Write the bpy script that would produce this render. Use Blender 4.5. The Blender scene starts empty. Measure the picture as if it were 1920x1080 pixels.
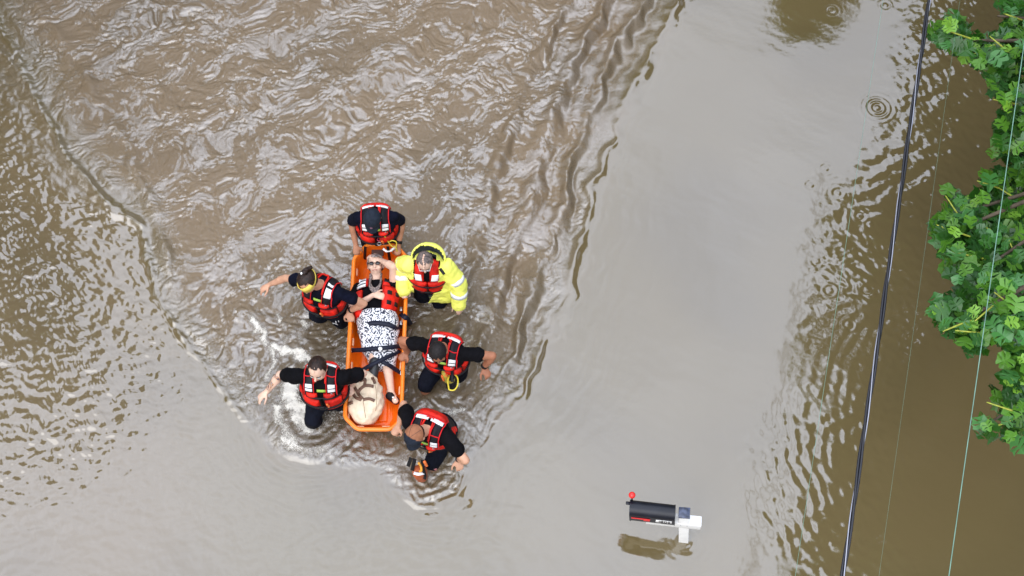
import bpy, bmesh, math, random
import numpy as np
from mathutils import Vector, Matrix, Quaternion
from mathutils.bvhtree import BVHTree
from mathutils import noise as mnoise

SC = bpy.context.scene
COL = SC.collection
R = math.radians

# ------------------------------------------------------------------ camera
TILT, DIST, FPX = R(27.0), 15.0, 2640.0            # drone hovers 15 m off, 27 deg from straight down
CAM = Vector((0, -DIST*math.sin(TILT), DIST*math.cos(TILT)))
cam_data = bpy.data.cameras.new('camera')
cam_data.sensor_width = 36.0
cam_data.lens = 36.0*FPX/1920.0
cam_data.clip_start = 0.1
cam_data.clip_end = 2000
cam = bpy.data.objects.new('camera', cam_data)
cam.location = CAM
cam.rotation_euler = (TILT, 0, 0)
COL.objects.link(cam)
SC.camera = cam

# ------------------------------------------------------------------ overcast sky
world = bpy.data.worlds.new('World')
SC.world = world
world.use_nodes = True
wn, wl = world.node_tree.nodes, world.node_tree.links
wn.clear()
w_out = wn.new('ShaderNodeOutputWorld')
w_bg = wn.new('ShaderNodeBackground')
sky = wn.new('ShaderNodeTexSky')
sky.sky_type = 'NISHITA'
sky.sun_disc = False
sky.sun_elevation = R(50)
sky.sun_rotation = R(215)
sky.air_density = 1.0
sky.dust_density = 4.0
hs = wn.new('ShaderNodeHueSaturation'); hs.inputs['Saturation'].default_value = 0.22
wl.new(sky.outputs[0], hs.inputs['Color'])
tc = wn.new('ShaderNodeTexCoord')
sep = wn.new('ShaderNodeSeparateXYZ')
wl.new(tc.outputs['Generated'], sep.inputs[0])
# an overcast vault: about three times as bright overhead as at the horizon, with soft cloud bellies
mr = wn.new('ShaderNodeMapRange')
mr.interpolation_type = 'SMOOTHSTEP'
mr.inputs['From Min'].default_value = 0.30; mr.inputs['From Max'].default_value = 0.90
mr.inputs['To Min'].default_value = 0.16; mr.inputs['To Max'].default_value = 1.08
wl.new(sep.outputs['Z'], mr.inputs['Value'])
cl = wn.new('ShaderNodeTexNoise'); cl.inputs['Scale'].default_value = 5.0; cl.inputs['Detail'].default_value = 5
cl.inputs['Roughness'].default_value = 0.55
wl.new(tc.outputs['Generated'], cl.inputs['Vector'])
cr = wn.new('ShaderNodeMapRange')
cr.inputs['From Min'].default_value = 0.3; cr.inputs['From Max'].default_value = 0.7
cr.inputs['To Min'].default_value = 0.84; cr.inputs['To Max'].default_value = 1.16
wl.new(cl.outputs['Fac'], cr.inputs['Value'])
mm = wn.new('ShaderNodeMath'); mm.operation = 'MULTIPLY'
wl.new(mr.outputs[0], mm.inputs[0]); wl.new(cr.outputs[0], mm.inputs[1])
gc = wn.new('ShaderNodeMix'); gc.data_type = 'RGBA'; gc.blend_type = 'MULTIPLY'; gc.inputs['Factor'].default_value = 1.0
grey = wn.new('ShaderNodeRGB'); grey.outputs[0].default_value = (11.9, 13.0, 15.4, 1)
wl.new(grey.outputs[0], gc.inputs[6]); wl.new(mm.outputs[0], gc.inputs[7])
mx = wn.new('ShaderNodeMix'); mx.data_type = 'RGBA'; mx.inputs['Factor'].default_value = 0.8
wl.new(hs.outputs[0], mx.inputs[6]); wl.new(gc.outputs[2], mx.inputs[7])
wl.new(mx.outputs[2], w_bg.inputs['Color'])
w_bg.inputs['Strength'].default_value = 0.10
wl.new(w_bg.outputs[0], w_out.inputs['Surface'])

sd_ = bpy.data.lights.new('sun', 'SUN')
sd_.energy = 0.85
sd_.angle = R(65)
sd_.color = (1.0, 0.96, 0.90)
sun = bpy.data.objects.new('sun', sd_)
COL.objects.link(sun)
SUN_DIR = Vector((math.sin(R(215))*math.cos(R(50)), math.cos(R(215))*math.cos(R(50)), math.sin(R(50))))
sun.rotation_euler = SUN_DIR.to_track_quat('Z', 'Y').to_euler()
sun.location = SUN_DIR*30

SC.view_settings.view_transform = 'Standard'
SC.view_settings.look = 'None'
SC.view_settings.gamma = 1.0
SC.view_settings.use_curve_mapping = False
SC.view_settings.exposure = 0.92
SC.render.engine = 'CYCLES'
SC.cycles.max_bounces = 6
SC.cycles.use_denoising = True

# ------------------------------------------------------------------ helpers
def P(px, py, z=0.0):
    """Point of the place at height z on the sight line through photo pixel (px, py)."""
    d = Vector(((px-960)/FPX, 0, 0)) + Vector((0, math.sin(TILT), -math.cos(TILT))) \
        + Vector((0, math.cos(TILT), math.sin(TILT)))*(-(py-540)/FPX)
    t = (z-CAM.z)/d.z
    return CAM + d*t

def tag(o, label=None, cat=None, group=None, kind=None):
    if label: o['label'] = label
    if cat: o['category'] = cat
    if group: o['group'] = group
    if kind: o['kind'] = kind
    return o

def empty(name, loc=(0, 0, 0)):
    o = bpy.data.objects.new(name, None)
    o.empty_display_size = 0.1
    o.location = loc
    COL.objects.link(o)
    return o

def link(name, me, mats, parent=None, smooth=True):
    if not isinstance(mats, (list, tuple)): mats = [mats]
    me.materials.clear()
    for m in mats: me.materials.append(m)
    if smooth:
        me.polygons.foreach_set('use_smooth', [True]*len(me.polygons))
    o = bpy.data.objects.new(name, me)
    COL.objects.link(o)
    if parent is not None:
        o.parent = parent
        # geometry is written in world coordinates: undo the parent's own placement
        root = parent; M = Matrix.Identity(4)
        chain = []
        while root is not None:
            chain.append(root); root = root.parent
        for c in reversed(chain):
            M = M @ (Matrix.Translation(c.location) @ c.rotation_euler.to_matrix().to_4x4())
            if c is not chain[-1]: pass
        if parent.parent is None:
            o.matrix_parent_inverse = Matrix.Identity(4)
            me.transform(M.inverted())
        else:
            me.transform(M.inverted())
    return o

def obj(name, bm, mats, parent=None, smooth=True):
    me = bpy.data.meshes.new(name)
    bmesh.ops.recalc_face_normals(bm, faces=bm.faces)
    bm.to_mesh(me); bm.free()
    return link(name, me, mats, parent, smooth)

def mat(name, col, rough=0.6, spec=0.5, metal=0.0, noise=0.0, nscale=20.0, bump=0.0, bscale=60.0, ior=None, sheen=0.0, col2=None, bdetail=3, coat=0.0):
    m = bpy.data.materials.new(name); m.use_nodes = True
    n, l = m.node_tree.nodes, m.node_tree.links
    b = n['Principled BSDF']
    b.inputs['Base Color'].default_value = (*col, 1)
    b.inputs['Roughness'].default_value = rough
    b.inputs['Metallic'].default_value = metal
    b.inputs['Specular IOR Level'].default_value = spec
    if ior: b.inputs['IOR'].default_value = ior
    if sheen: b.inputs['Sheen Weight'].default_value = sheen
    if coat: b.inputs['Coat Weight'].default_value = coat
    t = n.new('ShaderNodeTexCoord')
    if noise or col2:
        nz = n.new('ShaderNodeTexNoise'); nz.inputs['Scale'].default_value = nscale; nz.inputs['Detail'].default_value = 4
        l.new(t.outputs['Object'], nz.inputs['Vector'])
        rp = n.new('ShaderNodeValToRGB')
        a = tuple(max(0, c*(1-noise)) for c in col); c2 = col2 if col2 else tuple(min(1, c*(1+noise)) for c in col)
        rp.color_ramp.elements[0].position = 0.35; rp.color_ramp.elements[1].position = 0.65
        rp.color_ramp.elements[0].color = (*a, 1); rp.color_ramp.elements[1].color = (*c2, 1)
        l.new(nz.outputs['Fac'], rp.inputs[0]); l.new(rp.outputs[0], b.inputs['Base Color'])
    if bump:
        bz = n.new('ShaderNodeTexNoise'); bz.inputs['Scale'].default_value = bscale; bz.inputs['Detail'].default_value = bdetail
        l.new(t.outputs['Object'], bz.inputs['Vector'])
        bp = n.new('ShaderNodeBump'); bp.inputs['Strength'].default_value = 1.0; bp.inputs['Distance'].default_value = bump
        l.new(bz.outputs['Fac'], bp.inputs['Height']); l.new(bp.outputs[0], b.inputs['Normal'])
    return m

def tube(bm, pts, r, seg=8, closed=False, taper=None):
    """A round tube along pts."""
    pts = [Vector(p) for p in pts]; n = len(pts); rings = []
    up = None
    for i, p in enumerate(pts):
        if closed: t = pts[(i+1) % n]-pts[i-1]
        else: t = pts[min(i+1, n-1)]-pts[max(i-1, 0)]
        t.normalize()
        if up is None:
            up = Vector((0, 0, 1)) if abs(t.z) < 0.9 else Vector((1, 0, 0))
        s = t.cross(up); s.normalize(); up = s.cross(t); up.normalize()
        rr = r[i] if isinstance(r, (list, tuple)) else r
        rings.append([bm.verts.new(p+(s*math.cos(2*math.pi*k/seg)+up*math.sin(2*math.pi*k/seg))*rr) for k in range(seg)])
    m = n if closed else n-1
    for i in range(m):
        a, b = rings[i], rings[(i+1) % n]
        for k in range(seg):
            bm.faces.new((a[k], a[(k+1) % seg], b[(k+1) % seg], b[k]))
    if not closed:
        bm.faces.new(list(reversed(rings[0]))); bm.faces.new(rings[-1])

def box(bm, c, size, M=None, bev=0.0):
    r = bmesh.ops.create_cube(bm, size=1.0)
    vs = r['verts']
    for v in vs:
        v.co = Vector((v.co.x*size[0], v.co.y*size[1], v.co.z*size[2]))
        if M is not None: v.co = M @ v.co
        v.co += Vector(c)
    if bev > 0:
        es = list({e for v in vs for e in v.link_edges})
        bmesh.ops.bevel(bm, geom=es, offset=bev, segments=2, affect='EDGES', profile=0.5)
    return vs

def ball(bm, c, r, M=None, seg=16, rings=10):
    if not isinstance(r, (list, tuple)): r = (r, r, r)
    q = bmesh.ops.create_uvsphere(bm, u_segments=seg, v_segments=rings, radius=1.0)
    for v in q['verts']:
        v.co = Vector((v.co.x*r[0], v.co.y*r[1], v.co.z*r[2]))
        if M is not None: v.co = M @ v.co
        v.co += Vector(c)
    return q['verts']

def catmull(pts, n=8, closed=False):
    pts = [Vector(p) for p in pts]; out = []; N = len(pts)
    rng = N if closed else N-1
    for i in range(rng):
        if closed: a, b, c, d = pts[i-1], pts[i], pts[(i+1) % N], pts[(i+2) % N]
        else: a, b, c, d = pts[max(i-1, 0)], pts[i], pts[i+1], pts[min(i+2, N-1)]
        for k in range(n):
            t = k/n
            out.append(0.5*((2*b)+(c-a)*t+(2*a-5*b+4*c-d)*t*t+(3*b-a-3*c+d)*t**3))
    if not closed: out.append(pts[-1])
    return out
# ------------------------------------------------------------------ water
def _hash(ix, iy, seed):
    h = (ix.astype(np.int64)*374761393 + iy.astype(np.int64)*668265263 + seed*974711) & 0xFFFFFFFF
    h = ((h ^ (h >> 13))*1274126177) & 0xFFFFFFFF
    h = (h ^ (h >> 16)) & 0xFFFFFFFF
    return h.astype(np.float32)*(2*math.pi/4294967296.0)

def perlin(x, y, seed=0):
    ix = np.floor(x); iy = np.floor(y)
    fx = (x-ix).astype(np.float32); fy = (y-iy).astype(np.float32)
    u = fx*fx*fx*(fx*(fx*6-15)+10); v = fy*fy*fy*(fy*(fy*6-15)+10)
    def g(dx, dy):
        a = _hash(ix+dx, iy+dy, seed)
        return np.cos(a)*(fx-dx)+np.sin(a)*(fy-dy)
    n00, n10, n01, n11 = g(0, 0), g(1, 0), g(0, 1), g(1, 1)
    return (n00*(1-u)+n10*u)*(1-v)+(n01*(1-u)+n11*u)*v      # about -0.7..0.7

def sstep(a, b, x):
    t = np.clip((x-a)/(b-a), 0, 1)
    return t*t*(3-2*t)

def seg_field(px, py, poly):
    """unsigned distance to an open polyline and the arc length of the nearest point"""
    best = np.full(px.shape, 1e9, np.float32); arc = np.zeros(px.shape, np.float32); L = 0.0
    for (x0, y0), (x1, y1) in zip(poly[:-1], poly[1:]):
        dx, dy = x1-x0, y1-y0; l2 = dx*dx+dy*dy; l = math.sqrt(l2)
        t = np.clip(((px-x0)*dx+(py-y0)*dy)/l2, 0, 1)
        d = np.hypot(px-(x0+t*dx), py-(y0+t*dy))
        m = d < best
        best = np.where(m, d, best); arc = np.where(m, L+t*l, arc); L += l
    return best, arc

def inside(px, py, poly):
    r = np.zeros(px.shape, bool); n = len(poly); j = n-1
    for i in range(n):
        xi, yi = poly[i]; xj, yj = poly[j]
        if yi != yj:
            r ^= ((yi > py) != (yj > py)) & (px < (xj-xi)*(py-yi)/(yj-yi)+xi)
        j = i
    return r

MX, MY = 1130, 700
X0, X1, Y0, Y1 = -6.75, 6.75, -3.75, 4.55
def stretch(a, b_, n_):                      # fine over the wake, ever coarser towards the far water
    core = np.linspace(a, b_, n_); e = np.cumsum((core[1]-core[0])*1.07**np.arange(1, 78))
    return np.concatenate([a-e[::-1], core, b_+e]).astype(np.float32)
gx = stretch(X0, X1, MX); gy = stretch(Y0, Y1, MY); NX, NY = len(gx), len(gy)
X, Y = np.meshgrid(gx, gy)
# where each point of the sheet sits in the photograph (used to lay out the wakes)
_dx, _dy, _dz = X, Y-CAM.y, -CAM.z
_dep = np.maximum(_dy*math.sin(TILT)-_dz*math.cos(TILT), 4.0)
PX = 960+FPX*X/_dep
PY = 540-FPX*(_dy*math.cos(TILT)+_dz*math.sin(TILT))/_dep

wake_l = [(-260, -500), (-120, -160), (0, 60), (60, 170), (110, 280), (190, 375), (258, 425), (290, 560), (330, 625), (385, 700), (425, 755), (475, 815), (500, 850), (560, 872), (640, 880), (695, 878)]
wake_m = [(695, 878), (730, 915), (775, 950), (820, 950), (858, 930), (872, 895)]
wake_r = [(872, 895), (925, 815), (985, 735), (1030, 650), (1045, 590), (1075, 520), (1100, 440), (1118, 350), (1150, 270), (1190, 160), (1240, 60), (1275, -10), (1400, -250), (1500, -500)]
wake = wake_l+wake_m[1:]+wake_r[1:]
wob = 14*perlin(X*2.2, Y*2.2, 5)+8*perlin(X*6, Y*6, 6)
wx, wy = PX+wob, PY+wob*0.7
dist, arc = seg_field(wx, wy, wake)
ins = inside(wx, wy, wake)
sd = np.where(ins, dist, -dist)
dl, al = seg_field(wx, wy, wake_l)
dr, ar = seg_field(wx, wy, wake_r)
isr = dr < dl

H = np.zeros_like(X)
# slow swell everywhere
H += 0.006*perlin(X*0.8+3, Y*0.8, 11)+0.0022*perlin(X*2.1, Y*2.1, 12)
# ---- churned water inside the wake
upl = sstep(520, 250, PY)*(~isr)
turb = sstep(-2-110*upl, 22+90*upl, sd+upl*80*perlin(X*1.3, Y*1.3, 20)+(6+14*upl)*perlin(X*6, Y*6, 19))
w1 = perlin(X*1.7, Y*1.7, 21); w2 = perlin(X*1.7+40, Y*1.7, 22)
w3 = perlin(X*5, Y*5, 23); w4 = perlin(X*5+17, Y*5, 24)
TX = X+0.28*w1+0.085*w3; TY = Y+0.28*w2+0.085*w4
calm = sstep(-0.35, 0.35, perlin(X*0.55+9, Y*0.55, 25)+0.5*perlin(X*1.4, Y*1.4, 26))
t = np.zeros_like(X)
for f, a, s_ in ((2.6, 0.020, 31), (5.6, 0.0130, 32), (12.5, 0.0125, 33), (21.0, 0.0082, 34), (33.0, 0.0026, 35)):
    n = perlin(TX*f, TY*f*1.25, s_)
    t += a*(0.55*n+1.15*(0.24-np.sqrt(n*n+0.0007)))
# the right flank is smoother: long swells instead of chop
flank = isr*sstep(230, 60, sd)*sstep(760, 420, PY)*sstep(-0.30, 0.15, perlin(ar*0.008+3, sd*0.012, 28)+.12)
H += turb*t*(0.72+0.62*calm)*(0.75+0.55*sstep(-.3, .4, perlin(X*2.4, Y*2.4, 27)))*(1-0.80*flank)
# ---- long crests along the right edge of the wake
band = isr*sstep(260, 130, sd)*sstep(-30, 30, sd)*sstep(900, 560, PY)
wavy = 26*perlin(ar*0.006, sd*0.008, 41)+7*perlin(ar*0.03, sd*0.03, 42)
amp = 0.5+1.05*sstep(-0.22, 0.30, perlin(ar*0.0075+4, sd*0.016, 43))
ph = 2*math.pi*(sd+wavy)/62.0
crest = np.cos(ph)+0.38*np.cos(2*ph+0.7)
H += band*amp*crest*0.036
# fine parallel wrinkles low on the right flank
lowf = isr*sstep(170, 60, sd)*sstep(-12, 8, sd)*sstep(380, 560, PY)
H += lowf*0.0066*np.cos(2*math.pi*(sd+wavy*.5)/19.0)*np.clip(.5+1.6*perlin(ar*0.02, sd*0.03, 29), 0, 1.4)
# ---- steep lip of the bow wave, left and bottom
lip = np.exp(-((sd-6)/7.0)**2)*(0.5+0.9*perlin(arc*0.012, sd*0.0+2, 44)+0.2)
H += np.where(isr, 0.2, 1.0)*np.where(PY > 790, .22, 1.0)*0.027*np.clip(lip, 0, 2)*(1+.9*perlin(X*11, Y*11, 39))
lip2 = np.exp(-((sd-34-10*perlin(arc*0.01, arc*0+7, 46))/9.0)**2)*np.clip(0.5+1.6*perlin(arc*0.015, arc*0+5, 45), 0, 1.4)
H += np.where(isr, 0.3, 1.0)*0.013*lip2
# foil-like folds along the second line of the upper left
fold_l = [(20, -60), (90, 40), (150, 110), (185, 200), (240, 270), (262, 340), (300, 420), (320, 520)]
fd, fa = seg_field(wx, wy, fold_l)
H += 0.040*np.exp(-(fd/12.0)**2)*np.clip(0.6+1.5*perlin(fa*0.017, fa*0+1, 47), 0, 1.5)
fold2 = [(-60, 40), (30, 130), (95, 240), (130, 300), (175, 360), (215, 400), (262, 420)]
fd2, fa2 = seg_field(wx, wy, fold2)
H += 0.036*np.exp(-(fd2/10.0)**2)*np.clip(0.75+1.2*perlin(fa2*0.013, fa2*0+1, 48), 0, 1.5)
# ---- ripples running ahead of the wake edge
H += 0.0016*np.where(sd < 0, 1, 0)*np.exp(sd/26.0)*np.sin(2*math.pi*sd/15.0)*(0.5+perlin(arc*0.02, sd*0.02, 49))

def dirwave(ang, f, stretch, seed, warp=0.05):
    ca, sa = math.cos(ang), math.sin(ang)
    u = (X*ca+Y*sa)+warp*perlin(X*3, Y*3, seed+100); v = (-X*sa+Y*ca)+warp*perlin(X*3+9, Y*3, seed+101)
    return perlin(u*f, v*f/stretch, seed)

# ---- choppy ripples left of the wake, dying out towards the lower right
left = (~isr)*sstep(10, -12, sd)
reach = sstep(620, 250, PX+0.35*(PY-500))*sstep(1120, 820, PY+0.25*PX)
lowl = sstep(900, 500, PX+0.0*PY)
patch = 0.55+0.9*perlin(X*1.3, Y*1.3, 55)
rl = dirwave(R(72), 9.5, 2.1, 51)+0.7*dirwave(R(105), 14.0, 1.8, 52)+0.42*dirwave(R(40), 23, 1.5, 53)
H += left*(1-turb*.7)*rl*(0.0098*(1+.35*sstep(520, 380, PY))*reach*np.clip(patch+0.25, 0.25, 1.3)+0.0022*lowl)
# streaks of low bumps in the bottom middle
bm_ = sstep(500, 620, PX)*sstep(1050, 900, PX)*sstep(880, 960, PY)
H += bm_*(0.0034*dirwave(R(60), 7, 1.6, 56)+0.0022*dirwave(R(100), 14, 1.5, 57))*sstep(5, -25, sd)
# fringe of slanted ripples right of the wake
fr = isr*sstep(0, -20, sd)*np.exp(sd/75.0)*sstep(900, 500, ar)
H += fr*0.0065*perlin((sd+9*perlin(arc*0.02, sd*0.02, 59))*0.06, arc*0.018, 58)
# ---- ripples under the wire and the tree
edge_c = [(1690, -60), (1640, 120), (1600, 300), (1500, 370), (1470, 520), (1500, 650), (1440, 760), (1370, 830), (1370, 960), (1480, 1100)]
ex = np.interp(PY, [p[1] for p in edge_c], [p[0] for p in edge_c])
rr = sstep(-25, 90, PX-ex+30*perlin(X*1.5, Y*1.5, 60))
quiet = sstep(1620, 1740, PX+0.1*(PY-900))*sstep(600, 720, PY)
flat_r = 1-0.93*quiet
cxy = P(1960, 820, 0)
rad = np.hypot(X-cxy.x, (Y-cxy.y))
rad2 = np.hypot(X-P(1560, 200).x+1.2, Y-P(1560, 200).y)
arcs = np.sin(2*math.pi*(rad+0.09*perlin(X*2.2, Y*2.2, 61))/0.125)*(0.35+0.8*perlin(X*2.5, Y*2.5, 62)+0.3)
rw = 0.75*dirwave(R(118), 8.5, 2.6, 63)+0.55*dirwave(R(62), 10.5, 2.2, 64)+0.35*dirwave(R(20), 17, 2.0, 65)
H += rr*flat_r*(1+.45*sstep(1640, 1740, PX)*sstep(560, 420, PY))*(0.0068*rw+0.0014*arcs*sstep(520, 640, PY))
H += quiet*0.0009*(dirwave(R(10), 16, 2.2, 66)+dirwave(R(80), 19, 2.0, 67))*sstep(0.0, 0.35, perlin(X*1.0, Y*1.0, 68)+0.2)
# ---- faint surface texture of the smooth water
H += 0.0007*dirwave(R(60), 12, 2.5, 69)+0.0030*dirwave(R(55), 3.0, 2.6, 70)+0.0003*perlin(X*26, Y*26, 72)
# ---- rain rings
drops = [(1645, 202, 30, 1.5), (1520, 347, 14, .8), (1571, 362, 15, 1.2), (1548, 316, 16, .5), (1613, 405, 14, .9), (1632, 421, 12, .9), (1629, 346, 10, .5), (1738, 342, 16, .5),
         (1790, 353, 12, .5), (1531, 490, 12, 1), (1526, 507, 8, .9), (1556, 545, 17, 1.2), (1627, 543, 14, 1), (1592, 609, 17, 1.3), (1662, 322, 10, .6), (1700, 300, 9, .5), (1560, 20, 14, .6), (1660, 10, 18, .6), (1485, 285, 7, .4), (1780, 300, 16, .5)]
for (cx, cy, rp, a) in drops:
    c = P(cx, cy); d = np.hypot(X-c.x, Y-c.y); rm = rp/170.0
    m = d < rm*2.2
    H[m] += (a*0.0024*np.sin(2*math.pi*d[m]/0.062)*np.exp(-(d[m]/(rm*0.85))**2)).astype(np.float32)
    H[m] -= 0
# ---- water pushed up or pulled down around legs
WADERS = [(700, 470, .5), (612, 612, .9), (585, 785, 1.5), (800, 590, .6), (815, 720, .8), (805, 890, .8)]
for (cx, cy, a) in WADERS:
    c = P(cx, cy); d = np.hypot(X-c.x, Y-c.y)
    H += 0.0032*a*np.sin(2*math.pi*(d+.05*perlin(X*3, Y*3, 74))/0.105)*np.exp(-(d/0.62)**2)
    H += 0.014*a*np.exp(-((d-0.30)/0.13)**2)*(1+1.2*perlin(X*7, Y*7, 71))-0.008*a*np.exp(-(d/0.25)**2)
# ring round the mailbox post
c = P(1283, 1014); d = np.hypot(X-c.x, Y-c.y)
H += 0.0012*np.sin(2*math.pi*d/0.07)*np.exp(-d/0.16)
dd = np.hypot((X-c.x+.25)/2.2, (Y-c.y))
H += 0.0030*np.exp(-(dd/0.28)**2)*dirwave(R(75), 9, 2.0, 73)

# ---- foam: where feet and knees break the surface
foam_strokes = [([(475, 598), (490, 625), (500, 642)], 9, .9), ([(520, 600), (535, 608)], 5, .6), ([(505, 655), (515, 672), (505, 695), (500, 712)], 8, .85),
                ([(515, 652), (545, 658), (575, 672)], 9, 1), ([(530, 640), (552, 625), (568, 640)], 5, .6), ([(548, 720), (545, 745), (560, 775), (575, 798)], 17, 1),
                ([(600, 800), (620, 782), (635, 760)], 12, .6), ([(520, 765), (524, 790), (540, 815), (550, 835)], 12, .8), ([(550, 838), (580, 850), (612, 845)], 8, .6),
                ([(535, 825), (556, 838)], 14, .9), ([(830, 778), (850, 773), (866, 768)], 8, .8), ([(570, 603), (578, 616)], 6, .9), ([(862, 500), (885, 528)], 6, .4), ([(874, 497), (882, 500)], 4, .8),
                ([(740, 872), (760, 860)], 8, .5), ([(765, 893), (800, 905), (815, 893)], 9, .4), ([(640, 800), (700, 830), (735, 832)], 14, .2), ([(860, 522), (875, 530)], 7, .6),
                ([(520, 590), (528, 600)], 6, .8), ([(640, 612), (690, 640)], 10, .15), ([(835, 565), (870, 570)], 8, .3), ([(480, 540), (520, 575)], 18, .2), ([(520, 545), (560, 600)], 20, .2)]
foam = np.zeros_like(X)
fx_, fy_ = PX+10*perlin(X*9, Y*9, 81)+5*perlin(X*21, Y*21, 82), PY+10*perlin(X*9+5, Y*9, 83)+5*perlin(X*21, Y*21+4, 84)
for pts, wdt, s in foam_strokes:
    d, _ = seg_field(fx_, fy_, pts)
    foam = np.maximum(foam, min(1, s*.98)*np.exp(-(d/(wdt*1.25))**2))
web = 1-np.abs(perlin(TX*7, TY*7, 85))*4.0
near = np.exp(-((PX-690)/230.0)**2-((PY-700)/190.0)**2)
foam = np.clip(foam+near*0.55*np.clip(web, 0, 1)*sstep(0.05, .4, perlin(X*2, Y*2, 86)+.12), 0, 1)*sstep(-5, 20, sd)
H += foam*0.014*(0.4+perlin(X*14, Y*14, 87))
# mud stirred up darker close to the group
stir = np.clip(near*0.9*turb+0.35*sstep(-0.1, 0.5, perlin(X*0.7, Y*0.7, 88)), 0, 1)
# where the churned skin is ruffled by tiny ripples it is dull; slick patches stay glossy
ca, sa = math.cos(R(38)), math.sin(R(38))
U, V_ = TX*ca+TY*sa, -TX*sa+TY*ca
gy_, gx_ = np.gradient(H, gy, gx)
ruf = 0.95*perlin(U*1.1, V_*3.0, 91)+0.70*perlin(U*5, V_*10, 92)+0.62*perlin(TX*17, TY*20, 93)+0.55*(np.abs(perlin(TX*13, TY*14, 94))-.25)+0.50*perlin(TX*31+w3, TY*31, 95)
ruf += -0.42*gy_-.18*gx_
ruf += 0.14*near
soft = sstep(-10, 95, sd+24*perlin(X*2.6, Y*2.6, 18))*np.minimum(1, turb*1.5)
dull = soft*sstep(-0.13, 0.10, ruf+0.10-0.16*flank*1.3)*(1-foam)
# the sheet settles to its level at the rim, where the outer water joins it
out_d = np.hypot(np.maximum(np.maximum(X0-X, X-X1), 0), np.maximum(np.maximum(Y0-Y, Y-Y1), 0))
fade = sstep(5.0, 0.2, out_d)
H *= fade; foam *= fade; dull *= fade; stir *= fade; turb = turb*fade

nv = NX*NY
co = np.empty((nv, 3), np.float32); co[:, 0] = X.ravel(); co[:, 1] = Y.ravel(); co[:, 2] = H.ravel()
ii = np.arange(nv, dtype=np.int32).reshape(NY, NX)
quads = np.stack([ii[:-1, :-1], ii[:-1, 1:], ii[1:, 1:], ii[1:, :-1]], -1).reshape(-1, 4)
# outer water out to the horizon, in the same mesh
far = 600.0
outer = np.array([(-far, -far, 0), (far, -far, 0), (far, far, 0), (-far, far, 0)], np.float32)
cidx = [ii[0, 0], ii[0, -1], ii[-1, -1], ii[-1, 0]]
co = np.vstack([co, outer])
oq = np.array([(nv, nv+1, cidx[1], cidx[0]), (nv+1, nv+2, cidx[2], cidx[1]), (nv+2, nv+3, cidx[3], cidx[2]), (nv+3, nv, cidx[0], cidx[3])], np.int32)
quads = np.vstack([quads, oq]); nf = len(quads)
me = bpy.data.meshes.new('flood_water')
me.vertices.add(len(co)); me.vertices.foreach_set('co', co.ravel())
me.loops.add(nf*4); me.loops.foreach_set('vertex_index', quads.ravel())
me.polygons.add(nf); me.polygons.foreach_set('loop_start', np.arange(0, nf*4, 4, dtype=np.int32))
me.polygons.foreach_set('loop_total', np.full(nf, 4, np.int32))
me.polygons.foreach_set('use_smooth', np.ones(nf, bool))
me.update(calc_edges=True)
for nm, arr in (('foam', foam), ('churn', fade*np.maximum(sstep(-50, 110, sd+25*perlin(X*1.6, Y*1.6, 17)), 0.55*sstep(560, 200, PX)*(~ins))), ('stir', stir), ('dull', dull), ('chop', turb)):
    at = me.attributes.new(nm, 'FLOAT', 'POINT')
    at.data.foreach_set('value', np.concatenate([arr.ravel(), np.zeros(4)]).astype(np.float32))

WM = bpy.data.materials.new('muddy flood water'); WM.use_nodes = True
n, l = WM.node_tree.nodes, WM.node_tree.links
b = n['Principled BSDF']
b.inputs['Roughness'].default_value = 0.035
b.inputs['IOR'].default_value = 2.15
geo = n.new('ShaderNodeNewGeometry')
def attr(nm):
    a = n.new('ShaderNodeAttribute'); a.attribute_name = nm; return a
def noise_n(scale, detail=3, rough=0.5, dist=0.0):
    z = n.new('ShaderNodeTexNoise'); z.inputs['Scale'].default_value = scale; z.inputs['Detail'].default_value = detail
    z.inputs['Roughness'].default_value = rough; z.inputs['Distortion'].default_value = dist
    l.new(geo.outputs['Position'], z.inputs['Vector']); return z
def math_n(op, a, b_=None, clamp=False):
    m = n.new('ShaderNodeMath'); m.operation = op; m.use_clamp = clamp
    for i, v in enumerate((a, b_)):
        if v is None: continue
        if hasattr(v, 'is_output'): l.new(v, m.inputs[i])
        else: m.inputs[i].default_value = v
    return m.outputs[0]
silt = noise_n(0.9, 5, 0.6, 0.8)
mixc = n.new('ShaderNodeMix'); mixc.data_type = 'RGBA'
mixc.inputs[6].default_value = (0.120, 0.089, 0.037, 1); mixc.inputs[7].default_value = (0.134, 0.100, 0.046, 1)
l.new(silt.outputs['Fac'], mixc.inputs[0])
mixs = n.new('ShaderNodeMix'); mixs.data_type = 'RGBA'
l.new(attr('stir').outputs['Fac'], mixs.inputs[0]); l.new(mixc.outputs[2], mixs.inputs[6])
mixs.inputs[7].default_value = (0.078, 0.058, 0.030, 1)
mixk = n.new('ShaderNodeMix'); mixk.data_type = 'RGBA'
l.new(attr('churn').outputs['Fac'], mixk.inputs[0]); l.new(mixs.outputs[2], mixk.inputs[6]); 
mixk2 = n.new('ShaderNodeMix'); mixk2.data_type = 'RGBA'
l.new(attr('stir').outputs['Fac'], mixk2.inputs[0]); mixk2.inputs[6].default_value = (0.180, 0.129, 0.078, 1); mixk2.inputs[7].default_value = (0.092, 0.069, 0.040, 1)
l.new(mixk2.outputs[2], mixk.inputs[7])
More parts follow.
